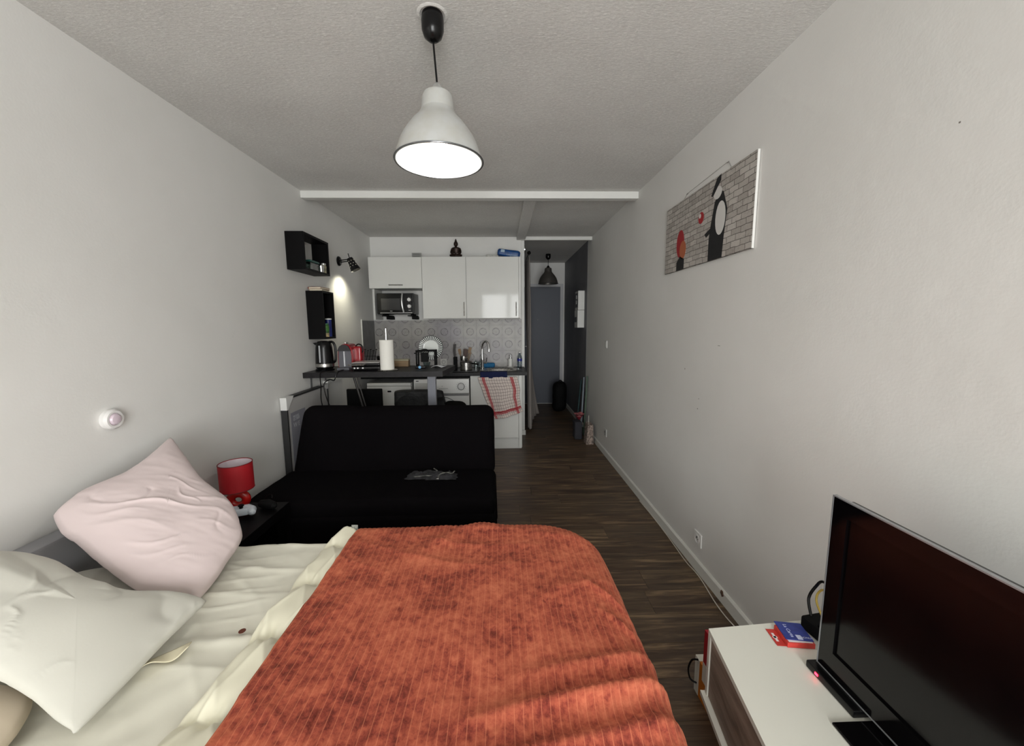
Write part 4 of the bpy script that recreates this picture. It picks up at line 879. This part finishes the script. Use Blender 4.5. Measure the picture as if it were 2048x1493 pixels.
# on top of cabinets
Zt = 2.2035
tk = thing('info_card', 'small printed grey card standing on the cabinets left of statue', 'card', (-.985, 4.72, Zt))
obj('card_sheet', B(-1.047, -.935, 4.75, 4.753, 2.2005+.0005, 2.285), M('card_grey', (158, 158, 154), .7), tk, False)
bm = bmesh.new()
for i, z_ in enumerate((2.272, 2.262, 2.245, 2.235, 2.222)): box(bm, -1.035, -.955+.01*(i % 2), 4.748, 4.7498, z_, z_+.003)
obj('print_lines', bm, M('dark_print'), tk, False)
bd = lthing('buddha_statue', 'dark bronze seated Buddha statue on top of the middle cabinet', 'statue', (-.516, 4.68, Zt))
BRZ = M('dark_bronze', (50, 32, 24), .4, .5, var=.4, vs=40)
obj('base', lathe(bmesh.new(), [(.070, 0), (.074, .010), (.066, .022)], seg=32, sxy=(1, .6)), BRZ, bd)
bm = bmesh.new(); me_s = lambda prof, c, sxy: lathe(bm, prof, c, 24, sxy=sxy)
me_s([(.060, .023), (.068, .035), (.060, .052), (.036, .06)], (0, 0, 0), (1, .62))
me_s([(.036, .050), (.040, .075), (.044, .10), (.052, .116), (.044, .127), (.016, .134), (.012, .142)], (0, 0, 0), (1, .6))
for s_ in (-1, 1): tube(bm, smooth_pts([(s_*.042, 0, .118), (s_*.052, -.004, .09), (s_*.052, -.018, .066), (s_*.03, -.038, .056), (s_*.006, -.040, .052)]), [.012]*25, 8)
for s_ in (-1, 1): tube(bm, smooth_pts([(s_*.02, -.015, .038), (s_*.058, -.018, .036), (s_*.05, -.038, .034), (0, -.044, .034)]), .014, 8)
obj('figure', bm, BRZ, bd)
hd = lathe(bmesh.new(), [(.004, .138), (.015, .143), (.023, .155), (.025, .170), (.022, .184), (.015, .193), (.012, .202), (.008, .216), (.002, .228)], seg=20)
for s_ in (-1, 1): tube(hd, [(s_*.020, 0, .176), (s_*.0225, 0, .165), (s_*.020, 0, .154)], .003, 6)
tube(hd, [(0, -.020, .172), (0, -.0245, .165)], .003, 6); obj('head', hd, BRZ, bd)
wpz = lthing('wipes_pack', 'blue plastic pack of wipes lying on top of right cabinet', 'pack', (.105, 4.70, Zt))
bm = rslab(-.145, .125, -.06, .06, .002, .088, .028, wob=.006, seed=2); bm.transform(Matrix.Translation((0, 0, .012))@Matrix.Rotation(.14, 4, 'Y'))
for v in bm.verts: v.co.z = max(v.co.z, .001)
obj('pack_body', bm, M('blue_glossy_film', (26, 78, 142), .35, var=.2, vs=20), wpz)
mwt = Matrix.Translation((0, 0, .012))@Matrix.Rotation(.14, 4, 'Y')
t_ = B(-.105, -.060, -.0675, -.0655, .045, .075, bev=.0005); t_.transform(mwt); obj('sticker', t_, M('pale_sticker', (160, 182, 200), .5), wpz)
text('lettering', 'Lingettes', .034, M('pale_blue_print', (130, 158, 186), .5), mwt@frame_m((.03, -.0665, .026), (1, 0, 0), (0, 0, 1)), wpz)
w2 = lthing('white_pack', 'small white wrapped pack beneath left end of the blue pack', 'pack', (-.105, 4.63, Zt), -.1)
bm = rslab(-.06, .085, -.03, .03, .001, .034, .012, wob=.004, seed=6); obj('pack_body', bm, M('white_wrap', (200, 200, 194), .5, var=.15, vs=60), w2)

# ------------------------------------------------------------------ left wall shelves, lamp, sensor
def cube_shelf(name, label, y0, y1, z0, z1, dx, t=.016):
    r = thing(name, label, 'shelf', (XL, (y0+y1)/2, z0)); x0, x1 = XL+.001, XL+dx
    obj('top_board', B(x0, x1, y0, y1, z1-t, z1), BLKWOOD, r, False); obj('bottom_board', B(x0, x1, y0, y1, z0, z0+t), BLKWOOD, r, False)
    obj('side_board', B(x0, x1, y0, y0+t, z0+t, z1-t), BLKWOOD, r, False); obj('side_board', B(x0, x1, y1-t, y1, z0+t, z1-t), BLKWOOD, r, False); return r
cube_shelf('wall_shelf', 'upper black open box shelf hung lengthwise on the left wall', 2.985, 3.405, 1.850, 2.125, .135)
s2 = cube_shelf('wall_shelf', 'lower black upright box shelf on left wall above the kettle', 3.235, 3.445, 1.322, 1.716, .135)
obj('back_board', B(XL+.001, XL+.006, 3.252, 3.428, 1.339, 1.699), BLKWOOD, s2, False)
zz = 1.8665
t = lthing('food_container', 'clear tub with dark green lid in upper wall shelf', 'container', (-1.515, 3.20, zz)); obj('tub', B(-.04, .04, -.07, .07, 0, .062, bev=.008), glass_mat('cloudy_plastic', (190, 205, 200), .25), t); obj('lid', B(-.045, .045, -.075, .075, .0625, .078, bev=.004), M('dark_green_lid', (30, 84, 76), .4), t)
t = lthing('drinking_glass', 'small shiny steel cup at front of upper wall shelf', 'cup', (-1.475, 3.305, zz)); obj('cup_wall', lathe(bmesh.new(), [(.018, 0), (.024, .055), (.022, .055), (.016, .003)], seg=20), CHROME, t)
t = lthing('spice_jar', 'pale spice jar at right end of upper wall shelf', 'jar', (-1.478, 3.360, zz)); obj('jar_body', lathe(bmesh.new(), [(.020, 0), (.022, .01), (.022, .06), (.017, .068)], seg=20), M('spice_fill', (150, 146, 120), .5, var=.4, vs=50), t); obj('jar_lid', lathe(bmesh.new(), [(.019, .0685), (.019, .082)], seg=20), M('satin_silver'), t)
zz = 1.3385
t = lthing('salt_carton', 'dark blue tall can with white top in lower wall shelf', 'can', (-1.486, 3.395, zz)); obj('can_body', lathe(bmesh.new(), [(.028, 0), (.028, .145)], seg=24), M('dark_blue_can', (20, 40, 120), .4, var=.5, vs=18), t); obj('can_lid', lathe(bmesh.new(), [(.029, .1455), (.029, .156)], seg=24), WHITE, t)
t = lthing('green_jar', 'green and yellow labelled jar in front of the blue can', 'jar', (-1.475, 3.320, zz)); obj('jar_body', lathe(bmesh.new(), [(.022, 0), (.024, .004), (.024, .032)], seg=24), M('yellow_beige_label', (196, 176, 128), .5, var=.3, vs=60), t); obj('jar_label', lathe(bmesh.new(), [(.024, .0325), (.024, .095), (.019, .103)], seg=24), M('green_label', (70, 130, 52), .5, var=.5, vs=40), t); obj('jar_lid', lathe(bmesh.new(), [(.021, .1035), (.021, .112)], seg=24), M('green_lid', (60, 120, 80), .4), t)
for i, (nm, lab, rz, dz, cc) in enumerate((('paperback_book', 'cream edged book lying lowest on the lower wall shelf', .05, 0, (196, 180, 160)), ('paperback_book', 'thin reddish book lying on top of the cream edged one', -.08, .0165, (150, 60, 42)))):
    t = lthing(nm, lab, 'book', (-1.515, 3.335, 1.7165+dz), rz)
    obj('pages', B(-.048, .05, -.072, .072, .002, .0135), M('page_edge', (216, 206, 184), .8), t, False); bm = B(-.052, .052, -.075, .075, 0, .0018); box(bm, -.052, .052, -.075, .075, .0138, .0158); box(bm, -.0535, -.0505, -.075, .075, 0, .0158); obj('cover', bm, M('book_cover_'+('cream', 'red')[i], cc, .5, var=.3, vs=40), t, False)

sc = thing('wall_spotlight', 'black perforated spotlight lamp shining down the left wall', 'lamp', (XL, 3.93, 2.06))
obj('wall_plate', lathe(bmesh.new(), [(.046, 0), (.046, .008), (.038, .018), (.02, .024)], (XL+.001, 3.93, 2.06), 32, 'X'), BLACK, sc)
bm = bmesh.new(); tube(bm, [(XL+.02, 3.92, 2.066), (-1.475, 3.90, 2.072)], .005, 8); tube(bm, [(XL+.02, 3.94, 2.052), (-1.475, 3.93, 2.060)], .005, 8); obj('arm', bm, BLACK, sc)
hd_dir = Vector((.42, .05, -.90)).normalized(); hp = Vector((-1.468, 3.915, 2.085))
def along(prof, cap=True, seg=28):
    b_ = lathe(bmesh.new(), prof, seg=seg, cap=cap); q = Vector((0, 0, 1)).rotation_difference(hd_dir); b_.transform(Matrix.Translation(hp)@q.to_matrix().to_4x4()); return b_
LHM = M('satin_black', (10, 10, 11), .55, spec=.3)
obj('lamp_head', along([(.001, -.002), (.026, 0), (.030, .01), (.036, .06), (.048, .125), (.0465, .125), (.0345, .06), (.027, .012)], cap=False), LHM, sc)
b_ = bmesh.new(); q = Vector((0, 0, 1)).rotation_difference(hd_dir)
for rz_, zz_ in ((.0325, .03), (.0365, .058), (.0405, .082)):
    for i in range(8):
        a = i*PI/4+zz_*20; c = Vector((rz_*math.cos(a), rz_*math.sin(a), zz_)); bmesh.ops.create_icosphere(b_, subdivisions=1, radius=.0028, matrix=Matrix.Translation(c))
b_.transform(Matrix.Translation(hp)@q.to_matrix().to_4x4()); obj('light_holes', b_, M('glowing_hole', (255, 250, 225), emit=.35), sc)
bm = bmesh.new(); tube(bm, [hp, hp-Vector((.012, 0, -.045))], .004, 8); obj('switch_stem', bm, BLACK, sc)
obj('bulb', along([(.001, .05), (.018, .062), (.022, .085), (.012, .10), (.001, .102)], cap=False), M('spot_bulb', (255, 246, 214), emit=12), sc)
sl = bpy.data.lights.new('spotlight_beam', 'SPOT'); sl.energy = 6.0; sl.color = (1, .95, .74); sl.spot_size = 2.1; sl.spot_blend = 1; sl.shadow_soft_size = .015
so = bpy.data.objects.new('spotlight_beam', sl); COL.objects.link(so); so.location = hp+hd_dir*.130+Vector((-.012, 0, 0)); so.rotation_euler = Vector((-.42, .02, -.9)).to_track_quat('-Z', 'Y').to_euler()

se = thing('wall_sensor', 'round white night light sensor on left wall above pink pillow', 'sensor', (XL, 1.566, 1.062))
obj('sensor_ring', lathe(bmesh.new(), [(.040, 0), (.041, .018), (.034, .026), (.026, .026), (.025, .022)], (XL+.0005, 1.566, 1.062), 36, 'X'), M('sensor_white', (226, 224, 222), .4), se)
obj('sensor_lens', lathe(bmesh.new(), [(.0245, .022), (.018, .031), (.006, .034)], (XL+.001, 1.566, 1.062), 28, 'X'), M('sensor_lens', (214, 198, 208), .3), se)

# ------------------------------------------------------------------ pendant lamps
def pendant(label, c, R0, ztop, zn, zr, outer, lit, shift=(0, 0)):
    """ztop canopy top, zn neck top, zr rim plane"""
    t = lthing('pendant_lamp', label, 'lamp', (c[0], c[1], zr)); H = zn-zr; u_ = ztop-zr
    cx_, cy_ = -shift[0], -shift[1]
    obj('ceiling_cup', lathe(bmesh.new(), [(.036, u_-.0005), (.039, u_-.02), (.038, u_-.050), (.031, u_-.070), (.017, u_-.082), (.005, u_-.085)], (cx_, cy_, 0), 32), BLACK, t)
    b_ = tube(bmesh.new(), [(cx_, cy_, u_-.08), (0, 0, H+.03)], .0035, 8); obj('cord', b_, BLACK, t)
    obj('cord_grip', lathe(bmesh.new(), [(.004, H+.04), (.014, H+.032), (.024, H+.012), (.030, H+.001)], seg=24), M('satin_silver') if lit else BLACK, t)
    prof = [(.030, H+.001), (.050, H), (.056, H-.012), (.060, H-.052), (.062, H-.057), (.073, H-.075), (.095, H-.096), (.113, H-.119), (.129, H-.142), (.141, H-.165), (.153, H-.198), (.159, H-.226), (.162, 0)]
    prof = [(r*R0/.162, z) for r, z in prof]
    inn = [(r-.0025, z) for r, z in prof[4:]]
    obj('shade', lathe(bmesh.new(), prof, seg=64, cap=False), outer, t)
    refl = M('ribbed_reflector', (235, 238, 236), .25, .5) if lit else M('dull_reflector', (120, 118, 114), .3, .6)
    obj('reflector', lathe(bmesh.new(), inn, seg=64, cap=False), refl, t)
    obj('rim', tube(bmesh.new(), [(R0*math.cos(i*PI/32), R0*math.sin(i*PI/32), 0) for i in range(64)], .0028, 8, closed=True), M('rim_grey', (110, 112, 114), .25, .8), t)
    bl = lathe(bmesh.new(), [(.014, H-.10), (.016, H-.13), (.030, H-.165), (.036, H-.19), (.030, H-.215), (.012, H-.228), (.001, H-.23)], seg=24)
    obj('bulb', bl, M('lit_bulb', (255, 252, 244), emit=9) if lit else M('off_bulb', (190, 190, 186), .3), t)
    return t
k = N('aged_white_enamel'); v = k.coord('Object'); sz = k.n('ShaderNodeSeparateXYZ'); k.l(v, sz.inputs[0])
c_ = k.ramp(k.noise(v, 22, 4), [(.3, (162, 158, 146)), (.7, (174, 174, 170))]); k.col(k.mix(.35, c_, (172, 175, 178))); k.b.inputs['Roughness'].default_value = .4
pl = pendant('white bell pendant lamp, switched on, hanging above the bed', (-.2165, 1.49), .158, CE, 2.242, 2.018, k.m, True, (.010, 0))
# plaster ring around ceiling cup
pp = obj('plaster_patch', lathe(bmesh.new(), [(.054, CE-.0005), (.050, CE-.003), (.044, CE-.004), (.0405, CE-.002)], (-.2265, 1.49, 0), 28, cap=False), CEIL); pp['kind'] = 'structure'; pp.name = 'trim_5'
lg = bpy.data.lights.new('pendant_light', 'SPOT'); lg.energy = 17; lg.color = (1, .97, .92); lg.spot_size = 2.9; lg.spot_blend = 1; lg.shadow_soft_size = .035
lo = bpy.data.objects.new('pendant_light', lg); COL.objects.link(lo); lo.location = (-.2165, 1.49, 2.03)
pendant('dark grey bell pendant lamp, unlit, hanging in the hallway', (.735, 6.05), .152, CE, 2.29, 2.055, M('hall_shade_grey', (92, 88, 84), .35, .4), False)

# ------------------------------------------------------------------ painting (brick print, plain abstract shapes)
pa = thing('canvas_print', 'wide canvas print of pale bricks with black, white and red shapes', 'picture', (XR, 2.2, 1.97))
y0, y1, z0, z1 = 1.745, 2.66, 1.762, 2.178
obj('canvas', B(XR-.013, XR-.002, y0, y1, z0, z1), brickprint_mat(), pa, False)
obj('canvas_edge', B(XR-.0128, XR-.0022, y0-.002, y0-.0002, z0, z1), WHITE, pa, False)
xf = XR-.0136
def flat(name, pts, mat, d=0): # pts in canvas fractions: u from far (0) to near (1), v up
    b_ = bmesh.new(); prism(b_, [(y1-(y1-y0)*u, z0+(z1-z0)*v) for u, v in pts], 'X', xf-.0004-d, xf-d); return obj(name, b_, mat, pa, False)
def ell(u, v, a, b, n=22): return [(u+a*math.cos(2*PI*i/n), v+b*math.sin(2*PI*i/n)) for i in range(n)]
PB = M('printed_black', (18, 18, 20), .7); PWh = M('printed_white', (214, 212, 208), .7); PR = M('printed_red', (158, 32, 38), .7); PBr = M('printed_tan', (176, 98, 62), .7)
flat('black_shape', [(.60, .0), (.745, .0), (.755, .25), (.775, .55), (.73, .78), (.685, .82), (.645, .70), (.615, .45), (.60, .28)], PB)
flat('white_shape', ell(.712, .48, .05, .20), PWh, .0006)
flat('white_shape', ell(.672, .80, .042, .075), PWh, .0006)
flat('black_shape', [(.605, .80), (.625, .78), (.70, .93), (.70, 1.0), (.66, .98)], PB, .0012)
flat('black_shape', [(.55, .36), (.63, .42), (.63, .36), (.57, .31)], PB, .0006)
flat('red_shape', ell(.50, .60, .032, .075), PR, .0006); flat('white_shape', ell(.487, .63, .012, .03), PWh, .0012)
flat('red_shape', ell(.235, .38, .055, .20), PR); flat('tan_shape', ell(.275, .28, .045, .13), PBr, .0006); flat('black_shape', [(.19, .0), (.30, .0), (.30, .14), (.24, .20), (.19, .12)], PB, .0006)
bm = bmesh.new(); tube(bm, [(XR-.004, 2.45, z1), (XR-.004, 2.40, 2.205), (XR-.004, 1.98, 2.222), (XR-.004, 1.95, z1)], .0012, 5); obj('hanging_wire', bm, STEEL, pa)
bm = bmesh.new(); tube(bm, [(XR-.008, 1.985, 2.216), (XR, 1.985, 2.222)], .003, 6); tube(bm, [(XR-.008, 2.40, 2.20), (XR, 2.40, 2.206)], .003, 6); obj('nail', bm, STEEL, pa)
# wall marks
bm = bmesh.new()
for (yy, z_, a, b) in ((1.976, 1.314, .010, .0012), (2.333, 1.153, .003, .004), (2.158, .94, .003, .003), (.985, 1.916, .002, .002), (2.15, 1.0, .003, .002)):
    box(bm, XR-.0006, XR+.001, yy-a, yy+a, z_-b, z_+b)
obj('scuff_marks', bm, M('scuff_grey', (120, 114, 108), .9), wr, False)

# ------------------------------------------------------------------ hallway
mb = thing('electric_panel', 'stacked white electric meter and fuse boxes on right hall wall', 'electric panel', (XR, 5.35, 1.4))
obj('meter_box', B(1.045, XR-.001, 5.25, 5.46, 1.625, 1.88, bev=.004), WHITE, mb)
obj('fuse_box', B(1.040, XR-.001, 5.25, 5.46, 1.385, 1.622, bev=.004), WHITE, mb)
obj('meter_face', B(1.043, 1.0446, 5.27, 5.44, 1.66, 1.85), M('meter_dark', (70, 70, 70), .3), mb, False)
for z_ in (1.80, 1.73): obj('dial', lathe(bmesh.new(), [(.03, -.004), (.028, 0)], (1.0428, 5.36, z_), 16, 'X'), WHITE, mb)
obj('breaker', B(1.028, 1.0395, 5.30, 5.40, 1.46, 1.53, bev=.002), BLACK, mb, False)
rd = thing('curtain_rod', 'dark curtain rod with round ends high in the hallway', 'curtain rod', (.365, 5.9, 2.33))
bm = tube(bmesh.new(), [(.365, 5.03, 2.33), (.365, YE-.002, 2.33)], .010, 10); obj('pole', bm, BLACK, rd)
obj('finial', lathe(bmesh.new(), [(.004, -.05), (.02, -.04), (.024, -.02), (.012, -.002)], (.365, 5.03, 2.33), 16, 'Y'), BLACK, rd)
br2 = thing('round_fitting', 'small round chrome fitting on the partition edge at hall opening', 'fitting', (.30, 4.97, 2.38))
obj('disc', lathe(bmesh.new(), [(.052, 0), (.052, .010), (.03, .018)], (.299, 4.955, 2.36), 24, 'X'), CHROME, br2)
def curt(a, b):
    y_ = 5.06+.80*a; z = .03+2.27*b; fl_2 = (1-b)**3
    x = .372+.028*math.sin(a*34)*(.5+.5*(1-b))+.05*(1-b)*a+.14*fl_2*a*a+.012*nz(a*4, z)
    return (x, y_-.05*fl_2*math.sin(a*6), z+.03*a*fl_2)
ct = obj('curtain', grid_mesh(120, 40, curt), M('grey_taupe_curtain', (150, 143, 138), .9, bump=.1, bs=200), ang=3.2); solid(ct, .003); tag(ct, 'long taupe curtain hanging down left side of hallway', 'curtain')
bp = lthing('hall_bag', 'large black bag slumped on floor by the hall door', 'bag', (.955, 6.25, 0))
bm = rslab(-.115, .115, -.10, .10, .002, .50, .095, wob=.02, seed=15); obj('bag_body', bm, MATTB, bp)
bm = bmesh.new(); tube(bm, smooth_pts([(-.04, -.09, .42), (-.045, -.10, .48), (0, -.07, .53), (.045, -.06, .48), (.04, -.08, .42)]), .009, 8); obj('bag_strap', bm, MATTB, bp)
bb = lthing('paper_bag', 'small patterned beige gift bag on floor by right wall', 'bag', (1.052, 4.52, 0))
bm = bmesh.new(); prism(bm, [(-.045, 0), (.045, 0), (.035, .24), (-.028, .24)], 'Y', -.07, .07); bm2 = bm; obj('bag_body', bm, M('patterned_beige_paper', (190, 170, 158), .7, var=.55, vs=45), bb, False)
bm = bmesh.new(); tube(bm, smooth_pts([(-.012, -.05, .24), (-.01, -.03, .33), (.0, .03, .33), (.0, .05, .24)]), .003, 6); obj('bag_handle', bm, M('pale_string', (190, 186, 178), .8), bb)
b3 = lthing('dark_bag', 'dark grey small bag left of the patterned gift bag', 'bag', (.955, 4.72, 0))
obj('bag_body', rslab(-.05, .045, -.08, .08, .001, .23, .02, wob=.01, seed=21), M('dark_grey_cloth', (52, 52, 58), .85), b3)
fb = lthing('flower_bunch', 'bunch of pink flowers resting on the dark bag', 'flowers', (.975, 4.74, .236))
bm = bmesh.new()
for i in range(9):
    c = Vector((random.uniform(-.04, .04), random.uniform(-.05, .05), random.uniform(.045, .09)))
    for j in range(7):
        a = j*2*PI/6; s_ = .5 if j < 6 else 0
        bmesh.ops.create_icosphere(bm, subdivisions=1, radius=.013, matrix=Matrix.Translation(c+Vector((.017*math.cos(a)*(j < 6), .017*math.sin(a)*(j < 6), .006*(j == 6))))@Matrix.Diagonal((1, 1, .6, 1)))
obj('petals', bm, M('faded_pink_petals', (206, 120, 122), .8, var=.4, vs=30), fb, kind='stuff')
bm = bmesh.new(); lathe(bm, [(.012, 0), (.05, .055)], seg=14); obj('wrapping', bm, M('dark_red_wrap', (120, 26, 40), .6), fb)
for i, (lab, p, q, cc) in enumerate((('grey-green pole leaning nearest on right hall wall', (1.07, 4.86, .012), (1.119, 4.95, .76), (84, 104, 88)), ('pale blue-grey pole leaning on right hall wall behind green one', (1.06, 5.00, .012), (1.119, 5.14, .72), (140, 150, 160)), ('dark teal pole leaning deepest in hallway on right wall', (1.04, 5.18, .012), (1.119, 5.32, .66), (24, 60, 62)))):
    t = thing('broom', lab, 'broom', (p[0], p[1], 0)); obj('handle', tube(bmesh.new(), [(p[0], p[1], .10), q], .011, 8), M('pole_colour_%s' % 'abc'[i], cc, .5), t)
    obj('brush_head', B(p[0]-.02, p[0]+.02, p[1]-.05, p[1]+.05, .001, .0995, bev=.01), M('pole_colour_%s' % 'abc'[i]), t)

# ------------------------------------------------------------------ TV bench and television
tb = thing('tv_bench', 'white TV bench with brown wood-look drop front on angled oak legs', 'tv bench', (.85, .5, 0))
FA, NE, WN, WF = Vector((.655, 1.105)), Vector((.485, .02)), Vector((1.06, -.02)), Vector((1.075, 1.135))
def quad(p, z0, z1): return prism(bmesh.new(), [tuple(q) for q in p], 'Z', z0, z1)
obj('top_board', quad([FA, WF, WN, NE], .444, .46), GLOSSW if 0 else M('bench_white', (226, 225, 214), .35), tb, False)
BW = M('bench_white'); dl = (NE-FA).normalized(); dr_ = Vector((-dl.y, dl.x))
if dr_.x < 0: dr_ = -dr_
ofs = FA+dr_*.0
def edge_box(a, b, w0, w1, z0, z1): # slab along the front line, from a to b metres past the far corner, w into the bench
    p = FA+dl*a; q = FA+dl*b; return quad([p+dr_*w0, p+dr_*w1, q+dr_*w1, q+dr_*w0], z0, z1)
Lb = (NE-FA).length
obj('side_panel', edge_box(0, .016, 0, .40, .2325, .4435), BW, tb, False)
obj('side_panel', edge_box(Lb-.016, Lb, 0, .40, .2325, .4435), BW, tb, False)
obj('bottom_board', edge_box(-.006, Lb, -.012, .40, .216, .232), BW, tb, False)
obj('back_panel', edge_box(.017, Lb-.017, .39, .398, .2325, .4435), BW, tb, False)
WG = wood_mat('grey_brown_wood_print', (104, 90, 80), (138, 121, 107), (158, 142, 127), 1, 1.4)
fm = edge_box(.018, .46, .004, .020, .236, .437)
bmesh.ops.subdivide_edges(fm, edges=fm.edges[:], cuts=6, use_grid_fill=True)
for v in fm.verts:   # flap bowed away from the top board
    tt = max(0, min(1, ((v.co.xy-FA).dot(dl)-.018)/.44)); hz = (v.co.z-.236)/.2
    if hz > .5: v.co.x += .014*math.sin(tt*PI)*(hz-.5)*2; v.co.z -= .016*math.sin(tt*PI)*(hz-.5)*2
obj('drop_front', fm, WG, tb)
obj('drop_front', edge_box(.464, Lb-.018, .004, .020, .236, .437), WG, tb, False)
OAK = wood_mat('oak_leg', (150, 110, 62), (176, 136, 84), (192, 152, 100), 2, 2)
for a, w_ in ((.14, .06), (Lb-.14, .06), (.14, .34), (Lb-.14, .34)):
    p = FA+dl*a+dr_*w_; s_ = -1 if a < .5 else 1; q = p+dl*.05*s_
    obj('leg', tube(bmesh.new(), [(q.x, q.y, 0), (p.x, p.y, .2155)], [.012, .020], 12), OAK, tb)

tv = thing('television', 'flat black television with glossy bezel standing on the white bench', 'television', (.9, .55, .461))
ty0, ty1, tz0, tz1, tx = .165, .950, .486, .972, .880
obj('back_shell', B(tx+.012, tx+.045, ty0+.01, ty1-.01, tz0+.01, tz1-.008, bev=.008), BLACK, tv)
GB = M('glossy_black_bezel', (7, 6, 7), .10, spec=.35)
bm = bmesh.new(); bz, bb_ = .042, .062
box(bm, tx, tx+.0115, ty0, ty1, tz1-bz, tz1); box(bm, tx, tx+.0115, ty0, ty1, tz0, tz0+bb_); box(bm, tx, tx+.0115, ty0, ty0+bz, tz0+bb_, tz1-bz); box(bm, tx, tx+.0115, ty1-bz, ty1, tz0+bb_, tz1-bz); obj('bezel', bm, GB, tv, False)
obj('screen', B(tx+.006, tx+.011, ty0+bz, ty1-bz, tz0+bb_, tz1-bz), M('screen_black', (6, 5, 6), .16, spec=.3), tv, False)
bm = bmesh.new(); e_ = .0035
box(bm, tx-.001, tx+.009, ty0-e_, ty1+e_, tz1+.0002, tz1+e_); box(bm, tx-.001, tx+.009, ty0-e_, ty1+e_, tz0-e_, tz0-.0002); box(bm, tx-.001, tx+.009, ty1+.0002, ty1+e_, tz0, tz1); box(bm, tx-.001, tx+.009, ty0-e_, ty0-.0002, tz0, tz1); obj('clear_edge', bm, M('acrylic_edge', (150, 152, 154), .12, .4), tv, False)
obj('stand_neck', B(tx+.012, tx+.040, .50, .60, .468, .4955, bev=.003), GB, tv)
obj('stand_base', B(.793, .990, .29, .802, .4605, .4675, bev=.003, seg=3), GB, tv)
bxr = thing('standby_bar', 'slim black box with glowing red light under television corner', 'device', (.9, .88, .461))
obj('bar_body', B(.856, .925, .812, .962, .4605, .4815, bev=.004), BLACK, bxr)
obj('red_light', B(.8535, .8558, .918, .928, .469, .4755, bev=.0008), M('red_led', (255, 40, 60), emit=5), bxr)

rb = lthing('router_box', 'black box behind television at the wall side of bench', 'box', (1.01, 1.065, .4605), .15)
obj('box_body', B(-.055, .06, -.045, .045, 0, .042, bev=.006), MATTB, rb)
cable('tv_cable', 'thick black cable looping up behind television', [(.978, 1.095, .503), (.985, 1.118, .545), (1.0, 1.113, .59), (1.0, 1.085, .625), (.985, 1.01, .62), (.955, .935, .58)], .0042, BLACK)
cable('yellow_cable', 'yellow cable loop behind the television edge', [(1.0, 1.02, .585), (1.0, 1.075, .602), (.997, 1.098, .58), (.99, 1.093, .55), (.985, 1.055, .52), (.96, .985, .515)], .0032, M('yellow_cord', (186, 160, 74), .5))
cable('thin_cable', 'thin black cable rising from the black box behind television', [(.965, 1.05, .503), (.962, 1.04, .54), (.958, 1.02, .565), (.950, .99, .575)], .0026, BLACK)

hb = lthing('red_box', 'flat red retail box with hanging tab lying on TV bench', 'box', (.893, 1.055, .4605), -.12); hb.scale = (.9, .9, 1)
RB = M('red_card', (196, 58, 50), .5)
obj('box_body', B(-.042, .045, -.040, .040, 0, .016, bev=.0015), RB, hb); obj('white_face', B(-.036, .040, -.036, .036, .0162, .0166), M('card_white', (232, 220, 220), .5), hb, False)
bm = bmesh.new(); box(bm, -.072, -.042, -.036, .036, .001, .0018); obj('hanging_tab', bm, RB, hb, False)
bm = bmesh.new(); box(bm, -.064, -.056, -.018, .018, .0019, .0023); box(bm, -.067, -.052, -.004, .004, .0019, .0023); obj('slot', bm, M('card_white'), hb, False)
cd_ = lthing('blue_card', 'blue loyalty card lettered La Carte on the red box', 'card', (.898, 1.064, .4775), -.17); cd_.scale = (.9, .9, 1)
b_ = B(-.043, .043, -.040, .040, .0, .0022, bev=.0008); b_.transform(Matrix.Rotation(.0, 4, 'X')); obj('card_body', b_, M('royal_blue_card', (44, 62, 150), .35, var=.15, vs=60), cd_)
TW = M('card_letter', (206, 212, 240), .5)
text('lettering', 'La Carte', .0165, TW, frame_m((-.016, -.001, .0026), (0, -1, 0), (1, 0, 0)), cd_, .0002)
text('lettering', 'BONUS', .011, TW, frame_m((.028, -.028, .0026), (1, 0, 0), (0, 1, 0)), cd_, .0002)
obj('white_patch', B(-.004, .012, -.038, -.018, .0023, .0027), TW, cd_, False)

# boxes behind the far end of the bench
ow = thing('orange_white_box', 'orange and white box on floor behind far end of TV bench', 'box', (.80, 1.24, 0))
obj('box_body', B(.745, .93, 1.150, 1.303, .001, .150, bev=.002), M('orange_card', (196, 112, 22), .5), ow); obj('white_end', B(.745, .93, 1.3035, 1.335, .001, .150, bev=.002), M('white_card', (222, 220, 208), .5), ow)
bm = bmesh.new(); tube(bm, smooth_pts([(.744, 1.31, .15), (.725, 1.32, .14), (.715, 1.325, .10), (.722, 1.32, .06), (.742, 1.31, .05)]), .0035, 7); obj('strap', bm, BLACK, ow)
text('lettering', 'UFI', .020, M('card_white'), frame_m((.7445, 1.255, .06), (0, 0, 1), (0, 1, 0)), ow, .0002)
rbx = thing('tall_red_box', 'red and white carton standing behind bench corner', 'box', (.78, 1.21, .151))
obj('box_body', B(.712, .90, 1.175, 1.225, .2255, .352, bev=.002), M('crimson_card', (168, 26, 40), .5), rbx); obj('white_base', B(.712, .90, 1.175, 1.225, .151, .225), M('white_card'), rbx, False)
cable('white_cable', 'thin white cable running along floor beside the right baseboard', [(1.112, 2.95, .004), (1.116, 2.70, .004), (1.114, 2.47, .004), (1.108, 2.29, .004), (1.102, 2.13, .004), (1.110, 2.035, .004), (1.106, 1.948, .004), (1.088, 1.794, .004), (1.086, 1.69, .004), (1.094, 1.60, .004), (1.10, 1.40, .004), (1.10, 1.25, .004)], .0028, M('white_flex', (214, 210, 200), .5), 8)

for o in bpy.data.objects: clean(o)
